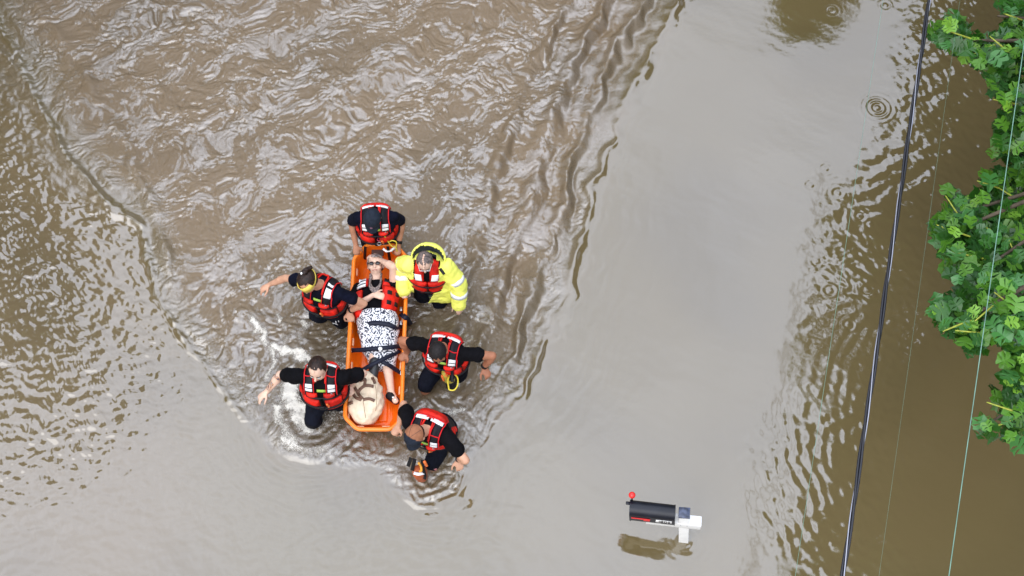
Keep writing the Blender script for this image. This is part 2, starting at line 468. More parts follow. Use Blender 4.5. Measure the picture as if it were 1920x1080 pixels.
# bubbles of foam break up along a fine noise
fa = attr('foam')
bub = noise_n(34, 6, 0.72, 3.0)
f0 = math_n('ADD', fa.outputs['Fac'], math_n('MULTIPLY', math_n('SUBTRACT', bub.outputs['Fac'], 0.5), 2.3))
fm = n.new('ShaderNodeMapRange'); fm.interpolation_type = 'SMOOTHSTEP'
fm.inputs['From Min'].default_value = 0.54; fm.inputs['From Max'].default_value = 0.88
l.new(f0, fm.inputs['Value'])
ffac = math_n('MULTIPLY', fm.outputs[0], math_n('MULTIPLY', fa.outputs['Fac'], 4.0, True))
mixf = n.new('ShaderNodeMix'); mixf.data_type = 'RGBA'
l.new(ffac, mixf.inputs[0]); l.new(mixk.outputs[2], mixf.inputs[6]); mixf.inputs[7].default_value = (0.74, 0.70, 0.62, 1)
l.new(mixf.outputs[2], b.inputs['Base Color'])
fine = noise_n(62, 3, 0.62, 1.5)
dz = n.new('ShaderNodeMapRange'); dz.interpolation_type = 'SMOOTHSTEP'; dz.inputs['From Min'].default_value = 0.30; dz.inputs['From Max'].default_value = 0.72
l.new(math_n('ADD', attr('dull').outputs['Fac'], math_n('MULTIPLY', math_n('MULTIPLY', math_n('SUBTRACT', fine.outputs['Fac'], 0.5), 3.8), attr('chop').outputs['Fac'])), dz.inputs['Value'])
DULL = dz.outputs[0]
rg = n.new('ShaderNodeMapRange'); rg.inputs['To Min'].default_value = 0.035; rg.inputs['To Max'].default_value = 0.5
l.new(math_n('MAXIMUM', ffac, math_n('MULTIPLY', DULL, 0.75)), rg.inputs['Value'])
sl = n.new('ShaderNodeMapRange'); sl.inputs['To Min'].default_value = 0.5; sl.inputs['To Max'].default_value = 0.08; l.new(math_n('ADD', math_n('MULTIPLY', attr('chop').outputs['Fac'], 0.20), 0.5), sl.inputs['To Min'])
l.new(math_n('MAXIMUM', ffac, DULL), sl.inputs['Value']); l.new(sl.outputs[0], b.inputs['Specular IOR Level']); l.new(rg.outputs[0], b.inputs['Roughness'])
# fine relief: crinkles in the churned water, a grain elsewhere
ch = attr('chop')
nb1 = noise_n(36, 4, 0.62, 2.4); nb2 = noise_n(60, 3, 0.6, 0.8)
hb = math_n('MULTIPLY', math_n('ADD', math_n('MULTIPLY', nb1.outputs['Fac'], 0.0050), math_n('MULTIPLY', nb2.outputs['Fac'], 0.0004)), math_n('ADD', math_n('MULTIPLY', ch.outputs['Fac'], 0.90), 0.03))
hb = math_n('ADD', hb, math_n('MULTIPLY', math_n('MULTIPLY', bub.outputs['Fac'], 0.006), ffac))
bp = n.new('ShaderNodeBump'); bp.inputs['Distance'].default_value = 1.0; bp.inputs['Strength'].default_value = 1.0
l.new(hb, bp.inputs['Height']); l.new(bp.outputs[0], b.inputs['Normal'])
me.materials.append(WM)
water = bpy.data.objects.new('flood_water', me); COL.objects.link(water)
tag(water, kind='structure')

# ------------------------------------------------------------------ trees
rnd = random.Random(7)
def leaf_mat(name, col, tr, rough=0.35):
    m = bpy.data.materials.new(name); m.use_nodes = True
    n, l = m.node_tree.nodes, m.node_tree.links
    b = n['Principled BSDF']; b.inputs['Roughness'].default_value = rough
    oi = n.new('ShaderNodeObjectInfo'); hsv = n.new('ShaderNodeHueSaturation'); hsv.inputs['Color'].default_value = (*col, 1)
    mr_ = n.new('ShaderNodeMapRange'); mr_.inputs['To Min'].default_value = 0.65; mr_.inputs['To Max'].default_value = 1.35
    l.new(oi.outputs['Random'], mr_.inputs['Value']); l.new(mr_.outputs[0], hsv.inputs['Value'])
    # pale veins from the leaf's own coordinates
    t = n.new('ShaderNodeTexCoord'); nz = n.new('ShaderNodeTexNoise'); nz.inputs['Scale'].default_value = 30
    l.new(t.outputs['Object'], nz.inputs['Vector'])
    mx_ = n.new('ShaderNodeMix'); mx_.data_type = 'RGBA'; mx_.blend_type = 'MULTIPLY'; mx_.inputs[0].default_value = 0.5
    l.new(hsv.outputs[0], mx_.inputs[6]); l.new(nz.outputs['Fac'], mx_.inputs[7])
    cm = n.new('ShaderNodeMix'); cm.data_type = 'RGBA'; cm.blend_type = 'MIX'; cm.inputs[0].default_value = 0.45
    l.new(mx_.outputs[2], cm.inputs[6]); l.new(hsv.outputs[0], cm.inputs[7])
    l.new(cm.outputs[2], b.inputs['Base Color'])
    tl = n.new('ShaderNodeBsdfTranslucent'); tl.inputs['Color'].default_value = (*tr, 1)
    ms = n.new('ShaderNodeMixShader'); ms.inputs[0].default_value = 0.25
    l.new(b.outputs[0], ms.inputs[1]); l.new(tl.outputs[0], ms.inputs[2])
    l.new(ms.outputs[0], n['Material Output'].inputs['Surface'])
    return m
LM = [leaf_mat('leaf deep green', (0.034, 0.135, 0.014), (0.06, .20, .02), 0.32), leaf_mat('leaf mid green', (0.115, 0.30, 0.028), (0.09, .28, .03), 0.36),
      leaf_mat('leaf blue green', (0.06, 0.20, 0.045), (0.06, .2, .05), 0.28), leaf_mat('leaf fresh lime', (0.20, 0.42, 0.04), (0.3, .5, .05), 0.4)]
BARK = mat('bark', (0.10, 0.075, 0.05), 0.85, noise=0.35, nscale=9, bump=0.01, bscale=22)
TWIG = mat('yellow green twig', (0.36, 0.40, 0.05), 0.5, noise=0.2, nscale=30)
LOBES = [(0, -.02), (.12, -.12), (.34, -.18), (.41, -.02), (.55, .06), (.46, .24), (.54, .46), (.36, .50), (.25, .58), (.12, .72), (0, .78)]
def leaf_pts(k):
    rr_ = random.Random(k); j = lambda a: a*(1+rr_.uniform(-.13, .13))
    right = [(j(x) if x else 0, j(y)) for x, y in LOBES]
    left_ = [(-j(x), j(y)) for x, y in reversed(LOBES[1:-1])]
    cup, droop, tw = rr_.uniform(.05, .45), rr_.uniform(.1, .5), rr_.uniform(-.25, .25)
    outl = right+left_
    z = lambda x, y: cup*abs(x)*.8-droop*(x*x+max(y-.2, 0)**2)+tw*x*y*2+rr_.uniform(-.02, .02)
    V = [(x, y, z(x, y)) for x, y in outl]
    V += [(0, .05, -.01), (0, .25, -.03), (0, .42, -.05)]
    N = len(outl); c0, c1, c2 = N, N+1, N+2
    F = []
    for i in range(N):
        a, b_ = i, (i+1) % N
        ym = (outl[a][1]+outl[b_][1])/2
        c = c0 if ym < .12 else (c1 if ym < .36 else c2)
        F.append((a, b_, c))
    F += [(3, c1, c0) if False else (3, c0, c1)]
    F += [(N-3, c1, c0)]
    F += [(5, c1, c2), (N-5, c2, c1)]
    return V, F
def leaf_mesh(k, m):
    V, F = leaf_pts(k)
    me = bpy.data.meshes.new('leaf'); me.from_pydata(V, [], F); me.update(); me.materials.append(m)
    me.polygons.foreach_set('use_smooth', [False]*len(F))
    return me
LEAVES = {(k, i): leaf_mesh(k*10+i, LM[i]) for k in range(6) for i in range(4)}

def leaf_matrix(p, size, tilt=0.5, r=rnd):
    ax = Vector((r.gauss(0, 1), r.gauss(0, 1), 0)).normalized()
    q = Quaternion(ax, abs(r.gauss(0, tilt))) @ Quaternion((0, 0, 1), r.uniform(0, 2*math.pi))
    return Matrix.Translation(p) @ q.to_matrix().to_4x4() @ Matrix.Scale(size, 4)

def foliage_mesh(name, mats_list, parent, mat_idx=(0, 1, 2), seed=1):
    """many leaves joined into one mass"""
    rs = np.random.RandomState(seed); VV, FF, MI = [], [], []; base = 0
    protos = []
    for k in range(6):
        V, F = leaf_pts(k*10+3); protos.append((np.array(V, np.float32), F))
    for i, M in enumerate(mats_list):
        V, F = protos[i % 6]; A = np.array(M, np.float32)
        VV.append(V @ A[:3, :3].T+A[:3, 3]); FF += [tuple(v+base for v in f) for f in F]; base += len(V)
        MI += [mat_idx[rs.randint(len(mat_idx))]]*len(F)
    me = bpy.data.meshes.new(name); me.from_pydata(np.vstack(VV).tolist(), [], FF); me.update()
    o = link(name, me, LM, parent, smooth=False)
    me.polygons.foreach_set('material_index', MI)
    tag(o, kind='stuff')
    return o

def limb(parent, pts, r0, r1, m, name='branch', seg=8):
    cp = catmull(pts, 6); bm = bmesh.new()
    tube(bm, cp, [r0+(r1-r0)*i/(len(cp)-1) for i in range(len(cp))], seg)
    return obj(name, bm, m, parent)

def inpoly(x, y, poly):
    r = False; j = len(poly)-1
    for i in range(len(poly)):
        xi, yi = poly[i]; xj, yj = poly[j]
        if (yi > y) != (yj > y) and x < (xj-xi)*(y-yi)/(yj-yi)+xi: r = not r
        j = i
    return r

leafy = [
 [(1752, 40), (1790, 35), (1812, 58), (1850, 78), (1885, 42), (1868, 0), (1990, -40), (1990, 345), (1890, 322), (1866, 295), (1862, 255), (1876, 215), (1866, 175), (1842, 130), (1812, 112), (1782, 90), (1754, 78)],
 [(1990, 300), (1872, 322), (1845, 335), (1838, 376), (1800, 378), (1772, 356), (1772, 395), (1748, 430), (1764, 455), (1768, 490), (1794, 520), (1795, 560), (1762, 560), (1750, 593), (1778, 628), (1810, 655), (1838, 658), (1856, 622), (1882, 650), (1890, 700), (1882, 750), (1990, 760)],
 [(1848, 728), (1872, 734), (1890, 748), (1990, 735), (1990, 850), (1908, 832), (1872, 826), (1834, 812), (1836, 790), (1852, 770)]]
tree = empty('maple_tree', (8.6, 1.2, -0.6))
tag(tree, 'leafy green tree whose branches hang over the brown water at the right edge', 'tree')
limb(tree, [(8.6, 1.2, -.6), (8.55, 1.15, 1.5), (8.7, 1.0, 3.6), (8.6, .9, 5.6), (8.4, 1.0, 7.6)], .24, .08, BARK, 'trunk', 12)
def LZ(py): return 3.1+0.35*math.sin(py*0.013)
reach_to = [(1800, 75), (1870, 30), (1880, 200), (1890, 290), (1775, 440), (1800, 400), (1850, 500), (1790, 610), (1840, 600), (1900, 560), (1860, 790), (1900, 700)]
for i, (x, y) in enumerate(reach_to):
    e = P(x, y, LZ(y)-0.08); a = Vector((8.6, 1.0, 3.0+.15*(i % 4)))
    m1 = a.lerp(e, .45)+Vector((0, rnd.uniform(-.2, .2), .35)); m2 = a.lerp(e, .8)+Vector((0, rnd.uniform(-.12, .12), .12))
    limb(tree, [a, m1, m2, e], .055, .009, BARK)
# green-yellow twigs with their leaves
top, under = [], []
twigs = []
for x, y, dx, dy in ((1790, 62, 34, 12), (1838, 96, 28, -12), (1870, 80, 24, 20), (1895, 30, 22, 8), (1880, 190, 30, 6), (1780, 430, 40, 14), (1812, 478, 36, 8), (1785, 385, 20, 30), (1830, 420, 30, 12),
                     (1788, 613, 34, -14), (1815, 622, 40, 4), (1880, 560, 26, 20), (1866, 800, 34, -14), (1868, 760, 30, 10), (1900, 470, 14, 34), (1850, 345, 30, 10), (1842, 590, 24, -20), (1885, 360, 22, 14)):
    z = LZ(y)+.05
    twigs.append((x, y, dx, dy))
    limb(tree, [P(x-dx*.6, y-dy*.6, z), P(x, y, z+.02), P(x+dx, y+dy, z-.03)], .005, .009, TWIG, 'twig', 6)
tries = 0
while len(top) < 300 and tries < 60000:
    tries += 1
    pg = leafy[rnd.choices((0, 1, 2), (0.33, .52, .15))[0]]
    x, y = rnd.uniform(1740, 1928), rnd.uniform(-12, 850)
    if not inpoly(x, y, pg): continue
    sz = rnd.choice((.10, .12, .135, .15, .17))*rnd.uniform(.92, 1.06); z = LZ(y)+rnd.uniform(-.12, .22)
    p = P(x, y, z)
    if any((p-q).length < .088 for q, _, _ in top): continue
    top.append((p, sz, (x, y)))
for i, (p, sz, (x, y)) in enumerate(top):
    near_twig = min(math.hypot(x-a, y-b_) for a, b_, _, _ in twigs)
    k = rnd.random()
    mi = 3 if (k < .09 or (near_twig < 14 and k < .4)) else (0 if k < .34 else (1 if k < .76 else 2))
    if mi == 3: sz *= .8
    lf = bpy.data.objects.new('leaf', LEAVES[(i % 6, mi)])
    lf.parent = tree
    lf.matrix_local = Matrix.Translation(-tree.location) @ leaf_matrix(p-Vector((0, 0, 0)), sz, .62)
    COL.objects.link(lf)
ms = []
while len(ms) < 1900:
    pg = leafy[rnd.choices((0, 1, 2), (0.33, .52, .15))[0]]
    x, y = rnd.uniform(1745, 1950), rnd.uniform(-30, 850)
    if not inpoly(x-6, y, pg): continue
    ms.append(leaf_matrix(P(x, y, LZ(y)-rnd.uniform(.04, .60)), rnd.uniform(.10, .17), .7))
# the big crown above and beyond the frame: it is what the brown water at the right mirrors
def mirror_px(p):
    """photo pixel of the water point in which a thing at p is seen mirrored"""
    q = Vector((p.x, p.y, -p.z))-CAM
    dep = q.y*math.sin(TILT)-q.z*math.cos(TILT)
    return 960+FPX*q.x/dep, 540-FPX*(q.y*math.cos(TILT)+q.z*math.sin(TILT))/dep
def photo_px(p):
    q = p-CAM; dep = q.y*math.sin(TILT)-q.z*math.cos(TILT)
    return 960+FPX*q.x/dep, 540-FPX*(q.y*math.cos(TILT)+q.z*math.sin(TILT))/dep
redge = [(-400, 1800), (0, 1745), (200, 1735), (330, 1640), (400, 1555), (470, 1560), (560, 1640), (650, 1665), (760, 1600), (850, 1525), (920, 1545), (1000, 1600), (1080, 1640), (1400, 1700)]
def redge_x(y):
    return float(np.interp(y, [a for a, _ in redge], [b_ for _, b_ in redge]))
c = 0
while c < 15000:
    z = rnd.uniform(4.2, 6.4)
    p = Vector((rnd.uniform(4.4, 10.5), rnd.uniform(-2.2, 10.0), z))
    mx_, my_ = mirror_px(p)
    e = redge_x(my_)+26*math.sin(my_*.05)+rnd.gauss(0, 9)
    if mx_ < e: continue
    fx__, fy__ = photo_px(p)
    if fx__ < 1975 and -60 < fy__ < 1140: continue
    ms.append(leaf_matrix(p, rnd.uniform(.17, .26), .6)); c += 1
foliage_mesh('foliage', ms, tree, (0, 0, 2, 1), 3)  # lower leaves mostly deep green: shading by depth put into their colour
for a, b_ in (((8.5, 1, 4.5), (6.2, 3.6, 5.4)), ((8.5, 1, 4.8), (6.0, -.4, 5.2)), ((8.4, 1, 5.2), (7.6, 6.5, 5.8)), ((8.5, 1, 5.0), (9.8, 4, 5.9))):
    a, b_ = Vector(a), Vector(b_)
    limb(tree, [a, a.lerp(b_, .5)+Vector((0, 0, .3)), b_], .09, .02, BARK)

def far_tree(name, label, centre, radii, n, seed, trunk_r=.22, size=(.22, .34), keep=None, idx=(0, 1, 2)):
    r = random.Random(seed); cx, cy, cz = centre
    t_ = empty(name, (cx, cy, -.6)); tag(t_, label, 'tree')
    limb(t_, [(cx, cy, -.6), (cx+.1, cy, cz*.5), (cx, cy+.1, cz)], trunk_r, trunk_r*.4, BARK, 'trunk', 10)
    lobes = []
    for i in range(11):
        a = r.uniform(0, 2*math.pi); q = r.uniform(.3, .75)
        c_ = Vector((cx+math.cos(a)*radii[0]*q, cy+math.sin(a)*radii[1]*q, cz+r.uniform(-.55, .6)*radii[2]))
        lobes.append((c_, r.uniform(.35, .6)))
        limb(t_, [(cx, cy, cz*.6), ((cx+c_.x)/2, (cy+c_.y)/2, (cz*.6+c_.z)/2+.1), c_], trunk_r*.35, .02, BARK)
    L = []; g = 0
    while len(L) < n and g < n*20:
        g += 1
        c_, s = r.choice(lobes)
        d = Vector((r.gauss(0, 1), r.gauss(0, 1), r.gauss(0, 1))).normalized()*(r.random()**.45)
        p = c_+Vector((d.x*radii[0]*s, d.y*radii[1]*s, d.z*radii[2]*s*1.1))
        if keep and not keep(p): continue
        L.append(leaf_matrix(p, r.uniform(*size), .7, r))
    foliage_mesh('foliage', L, t_, idx, seed)
    return t_
def off_frame(p):
    x, y = photo_px(p); return not (-60 < x < 1980 and -70 < y < 1150)
ledge = [(-600, 260), (0, 190), (140, 90), (260, 50), (340, 110), (420, 120), (520, 110), (620, 190), (700, 190), (780, 110), (860, 50), (1000, -80), (1100, -200)]
def keep_l(p):
    x, y = mirror_px(p)
    return off_frame(p) and x < float(np.interp(y, [a for a, _ in ledge], [b_ for _, b_ in ledge]))+18*math.sin(y*.06)
far_tree('broadleaf_tree', 'broad tree left of the frame, mirrored in rippled water at upper left', (-9.0, 3.6, 5.4), (3.4, 5.2, 2.6), 9000, 11, keep=keep_l)
def keep_t(p):
    x, y = mirror_px(p)
    return off_frame(p) and ((x-1525)/75)**2+((y-22)/38)**2 < 1+.25*math.sin(x*.09)
r_ = random.Random(5)
far_tree('added_crown', 'unseen foliage added beyond the top edge, cut to mirror as a small brown patch', (P(1525, 22, 0).x+5.2*.265, P(1525, 22, 0).y+5.2*.80, 5.2), (1.0, .9, .9), 1300, 12, .09, (.16, .24), keep=keep_t)  # added unseen foliage; crown cut so the water mirrors a brown patch
def keep_far(p):
    x, y = mirror_px(p)
    return off_frame(p) and (y < -35 or x < -60 or x > 1980)
for i, (cx, cy, h, lab) in enumerate(((-15, 9, 8.5, 'tall unseen tree added far beyond the upper left corner for dark reflections'), (-8.5, 13.0, 8.5, 'dense unseen tree added beyond the top edge near the left corner for dark reflections'),
                                      (-2.5, 14.0, 8.8, 'dense unseen tree added beyond the top edge, left of middle, for dark reflections'), (3.5, 15.0, 8.6, 'wide unseen tree added beyond the top edge, right of middle, for dark reflections'),
                                      (9.5, 14.5, 8.4, 'tall unseen tree added beyond the upper right corner for dark reflections'), (-15.5, -1.5, 7.5, 'round unseen tree added past the lower left edge for dark reflections'))):
    far_tree('added_tree', lab, (cx, cy, h*.78), (3.9, 3.2, h*.42), 3600, 20+i, .28, (.38, .56), keep=keep_far)  # unseen trees added so tilted wave faces reflect something dark

# ------------------------------------------------------------------ overhead wires
BLACKW = mat('black cable sheath', (0.015, 0.015, 0.02), 0.35)
BARE = mat('bare aluminium strand', (0.42, 0.42, 0.47), 0.32, metal=0.9)
GREENW = mat('weathered copper wire', (0.16, 0.30, 0.23), 0.5, metal=0.1, noise=.2, nscale=8)
def wire_pts(x0, x1, z, sag=0.0, n=60):
    """centre line from above the frame to below it"""
    a, b_ = P(x0+(x0-x1)*.35, -380, z+.15), P(x1-(x0-x1)*.35, 1460, z)
    return [a.lerp(b_, i/n)+Vector((0, 0, -sag*4*(i/n)*(1-i/n))) for i in range(n+1)]
cable = empty('service_cable', P(1660, 540, 3.3))
tag(cable, 'thick twisted black and silver cable crossing the right side from top to bottom', 'cable')
cp = wire_pts(1742.5, 1580, 3.3, .0, 420)
tdir = (cp[-1]-cp[0]).normalized(); sx = tdir.cross(Vector((0, 0, 1))).normalized(); sz_ = sx.cross(tdir)
for nm, off, rr_, m_ in (('insulated_wire', 0, .0105, BLACKW), ('insulated_wire', 2.1, .0105, BLACKW), ('bare_wire', 4.2, .0060, BARE)):
    bm = bmesh.new(); q = []
    for i, p in enumerate(cp):
        s = i/len(cp)*13.5; a = off+s*2*math.pi/1.1*0.55
        q.append(p+sx*math.cos(a)*.0118+sz_*math.sin(a)*.0118)
    tube(bm, q, rr_, 8); obj(nm, bm, m_, cable)
for (x0, x1, z, r_, lab) in ((1932, 1779, 6.3, .0027, 'thin pale green wire crossing in front of the leafy branches'), (1656, 1491, 5.2, .0012, 'hair-thin wire left of the thick black cable'),
                             (1800, 1648, 5.4, .0005, 'very faint hair-thin wire just right of the thick black cable')):
    bm = bmesh.new(); tube(bm, wire_pts(x0, x1, z, 0, 12), r_, 6)
    o = obj('overhead_wire', bm, GREENW); tag(o, lab, 'wire', 'thin overhead wires')
# ------------------------------------------------------------------ materials for people and gear
ORANGE = mat('orange polyethylene', (0.92, 0.165, 0.006), 0.30, noise=0.10, nscale=5, bump=0.0015, bscale=30)
ORANGE_R = mat('orange rail', (0.94, 0.23, 0.02), 0.22)
RED = mat('red nylon', (0.60, 0.014, 0.006), 0.6, spec=.25, noise=0.36, nscale=14, bump=0.004, bscale=38)
REDP = mat('red piping tape', (0.62, 0.012, 0.015), 0.5, spec=.25)
BLACKF = mat('black webbing', (0.0055, 0.0055, 0.008), 0.6, spec=.3, bump=0.001, bscale=200)
NAVY = mat('dark navy cotton', (0.0035, 0.0045, 0.013), 0.9, spec=.12, noise=0.3, nscale=9, bump=0.006, bscale=22)
BLACKC = mat('black cotton', (0.0035, 0.0032, 0.0045), 0.9, spec=.12, noise=0.3, nscale=9, bump=0.006, bscale=22)
TROUS = mat('black work trousers', (0.0035, 0.0045, 0.010), 0.85, spec=.15, noise=0.3, nscale=9, bump=0.007, bscale=18)
STRAPN = mat('navy strap webbing', (0.006, 0.008, 0.022), 0.55, spec=.3, bump=0.001, bscale=220)
WHITER = mat('silver white reflective tape', (0.86, 0.86, 0.86), 0.35, noise=0.06, nscale=60)
YEL = mat('fluorescent yellow fabric', (0.90, 0.93, 0.16), 0.65, spec=.3, noise=0.10, nscale=8, bump=0.016, bscale=13)
LINING = mat('grey jacket lining', (0.035, 0.045, 0.055), 0.7, bump=0.004, bscale=30)
SILVER = mat('silver reflective band', (0.80, 0.82, 0.80), 0.3)
BROWNH = mat('dark brown hair', (0.020, 0.009, 0.006), 0.45, spec=.3, noise=0.6, nscale=60, bump=0.004, bscale=150)
BLACKH = mat('short black hair', (0.012, 0.009, 0.009), 0.6, spec=.25, noise=0.5, nscale=70, bump=0.004, bscale=160)
GREYH = mat('greying hair', (0.12, 0.09, 0.08), 0.5, noise=0.7, nscale=50, bump=0.004, bscale=150)
CAPM = mat('charcoal navy cap cloth', (0.016, 0.021, 0.032), 0.85, spec=.15, noise=0.15, nscale=30, bump=0.001, bscale=150)
LIP = mat('lips', (0.40, 0.12, 0.10), 0.4)
EYEW = mat('eye white', (0.7, 0.68, 0.65), 0.3)
EYED = mat('dark pupil', (0.02, 0.015, 0.01), 0.2)
GLASSD = mat('dark lens', (0.012, 0.008, 0.008), 0.12)
YELR = mat('yellow rope', (0.70, 0.55, 0.05), 0.5)
LIMEB = mat('lime badge print', (0.35, 0.55, 0.08), 0.6)
METALB = mat('worn metal', (0.45, 0.45, 0.46), 0.35, metal=0.9)
ORNT = mat('orange tool handle', (0.75, 0.16, 0.03), 0.4)
def skin(name, c): return mat(name, c, 0.55, spec=.35, noise=0.10, nscale=14, bump=0.0008, bscale=120)
SK_TAN = skin('tanned skin', (0.42, 0.19, 0.105)); SK_MID = skin('light skin', (0.56, 0.30, 0.19)); SK_BROWN = skin('sunburnt skin', (0.38, 0.155, 0.085)); SK_PALE = skin('pale skin', (0.70, 0.46, 0.34))

_dg = None
def remeshed(name, bm, mats, parent, voxel=.01, smooth=4, rough=0.0, rscale=9, seed=0, keep=None, solid=0.0):
    """melt overlapping closed shapes into one continuous skin"""
    me = bpy.data.meshes.new('tmp'); bm.to_mesh(me); bm.free()
    o = bpy.data.objects.new('tmp', me); COL.objects.link(o)
    m = o.modifiers.new('r', 'REMESH'); m.mode = 'VOXEL'; m.voxel_size = voxel
    s = o.modifiers.new('s', 'SMOOTH'); s.factor = .5; s.iterations = smooth
    dg = bpy.context.evaluated_depsgraph_get(); dg.update()
    out = bpy.data.meshes.new_from_object(o.evaluated_get(dg)); out.name = name
    bpy.data.objects.remove(o); bpy.data.meshes.remove(me)
    if rough:
        n_ = len(out.vertices); c_ = np.empty(n_*3, np.float32); out.vertices.foreach_get('co', c_); c_ = c_.reshape(-1, 3)
        nn = np.empty(n_*3, np.float32); out.vertex_normals.foreach_get('vector', nn); nn = nn.reshape(-1, 3)
        d = (perlin(c_[:, 0]*rscale+c_[:, 2]*rscale*.8+seed, c_[:, 1]*rscale-c_[:, 2]*rscale*.9, seed)
             + .6*perlin(c_[:, 0]*rscale*2.2+seed, c_[:, 2]*rscale*2.0+c_[:, 1]*rscale, seed+1)).astype(np.float32)*rough
        c_ += nn*d[:, None]; out.vertices.foreach_set('co', c_.ravel()); out.update()
    if keep is not None:
        b2 = bmesh.new(); b2.from_mesh(out)
        kill = [v for v in b2.verts if not keep(v.co)]
        bmesh.ops.delete(b2, geom=kill, context='VERTS')
        if solid: 
            bmesh.ops.recalc_face_normals(b2, faces=b2.faces)
        b2.to_mesh(out); b2.free()
    ob = link(name, out, mats, parent)
    if solid:
        sm = ob.modifiers.new('thickness', 'SOLIDIFY'); sm.thickness = solid; sm.offset = 1
        if len(ob.data.materials) > 1: sm.material_offset = 1
    return ob

def cone(bm, a, b, ra, rb, seg=14, flat=None):
    """closed tapered limb with round ends; flat=(dir, factor) squashes it along dir"""
    a, b = Vector(a), Vector(b); d = b-a
    if d.length < 1e-5: d = Vector((0, 0, 1e-4))
    q = d.normalized(); ref = flat[0] if flat else (Vector((0, 0, 1)) if abs(q.z) < .9 else Vector((1, 0, 0)))
    e1 = ref-q*ref.dot(q)
    e1 = e1.normalized() if e1.length > 1e-4 else q.orthogonal().normalized()
    e2 = q.cross(e1); k = flat[1] if flat else 1.0
    prof = [(-ra*.98, .12), (-ra*.8, .6), (-ra*.45, .89), (0, 1.0)]
    L = d.length; rings = []
    def ring(c_, r_):
        return [bm.verts.new(c_+e1*(math.cos(2*math.pi*i/seg)*r_*k)+e2*(math.sin(2*math.pi*i/seg)*r_)) for i in range(seg)]
    for off, f in prof: rings.append(ring(a+q*off, ra*f))
    for t_ in (.33, .66): rings.append(ring(a+d*t_, ra+(rb-ra)*t_))
    for off, f in reversed(prof): rings.append(ring(b-q*(off/ra*rb) if ra else b, rb*f))
    for r0, r1 in zip(rings[:-1], rings[1:]):
        for i in range(seg): bm.faces.new((r0[i], r0[(i+1) % seg], r1[(i+1) % seg], r1[i]))
    bm.faces.new(list(reversed(rings[0]))); bm.faces.new(rings[-1])

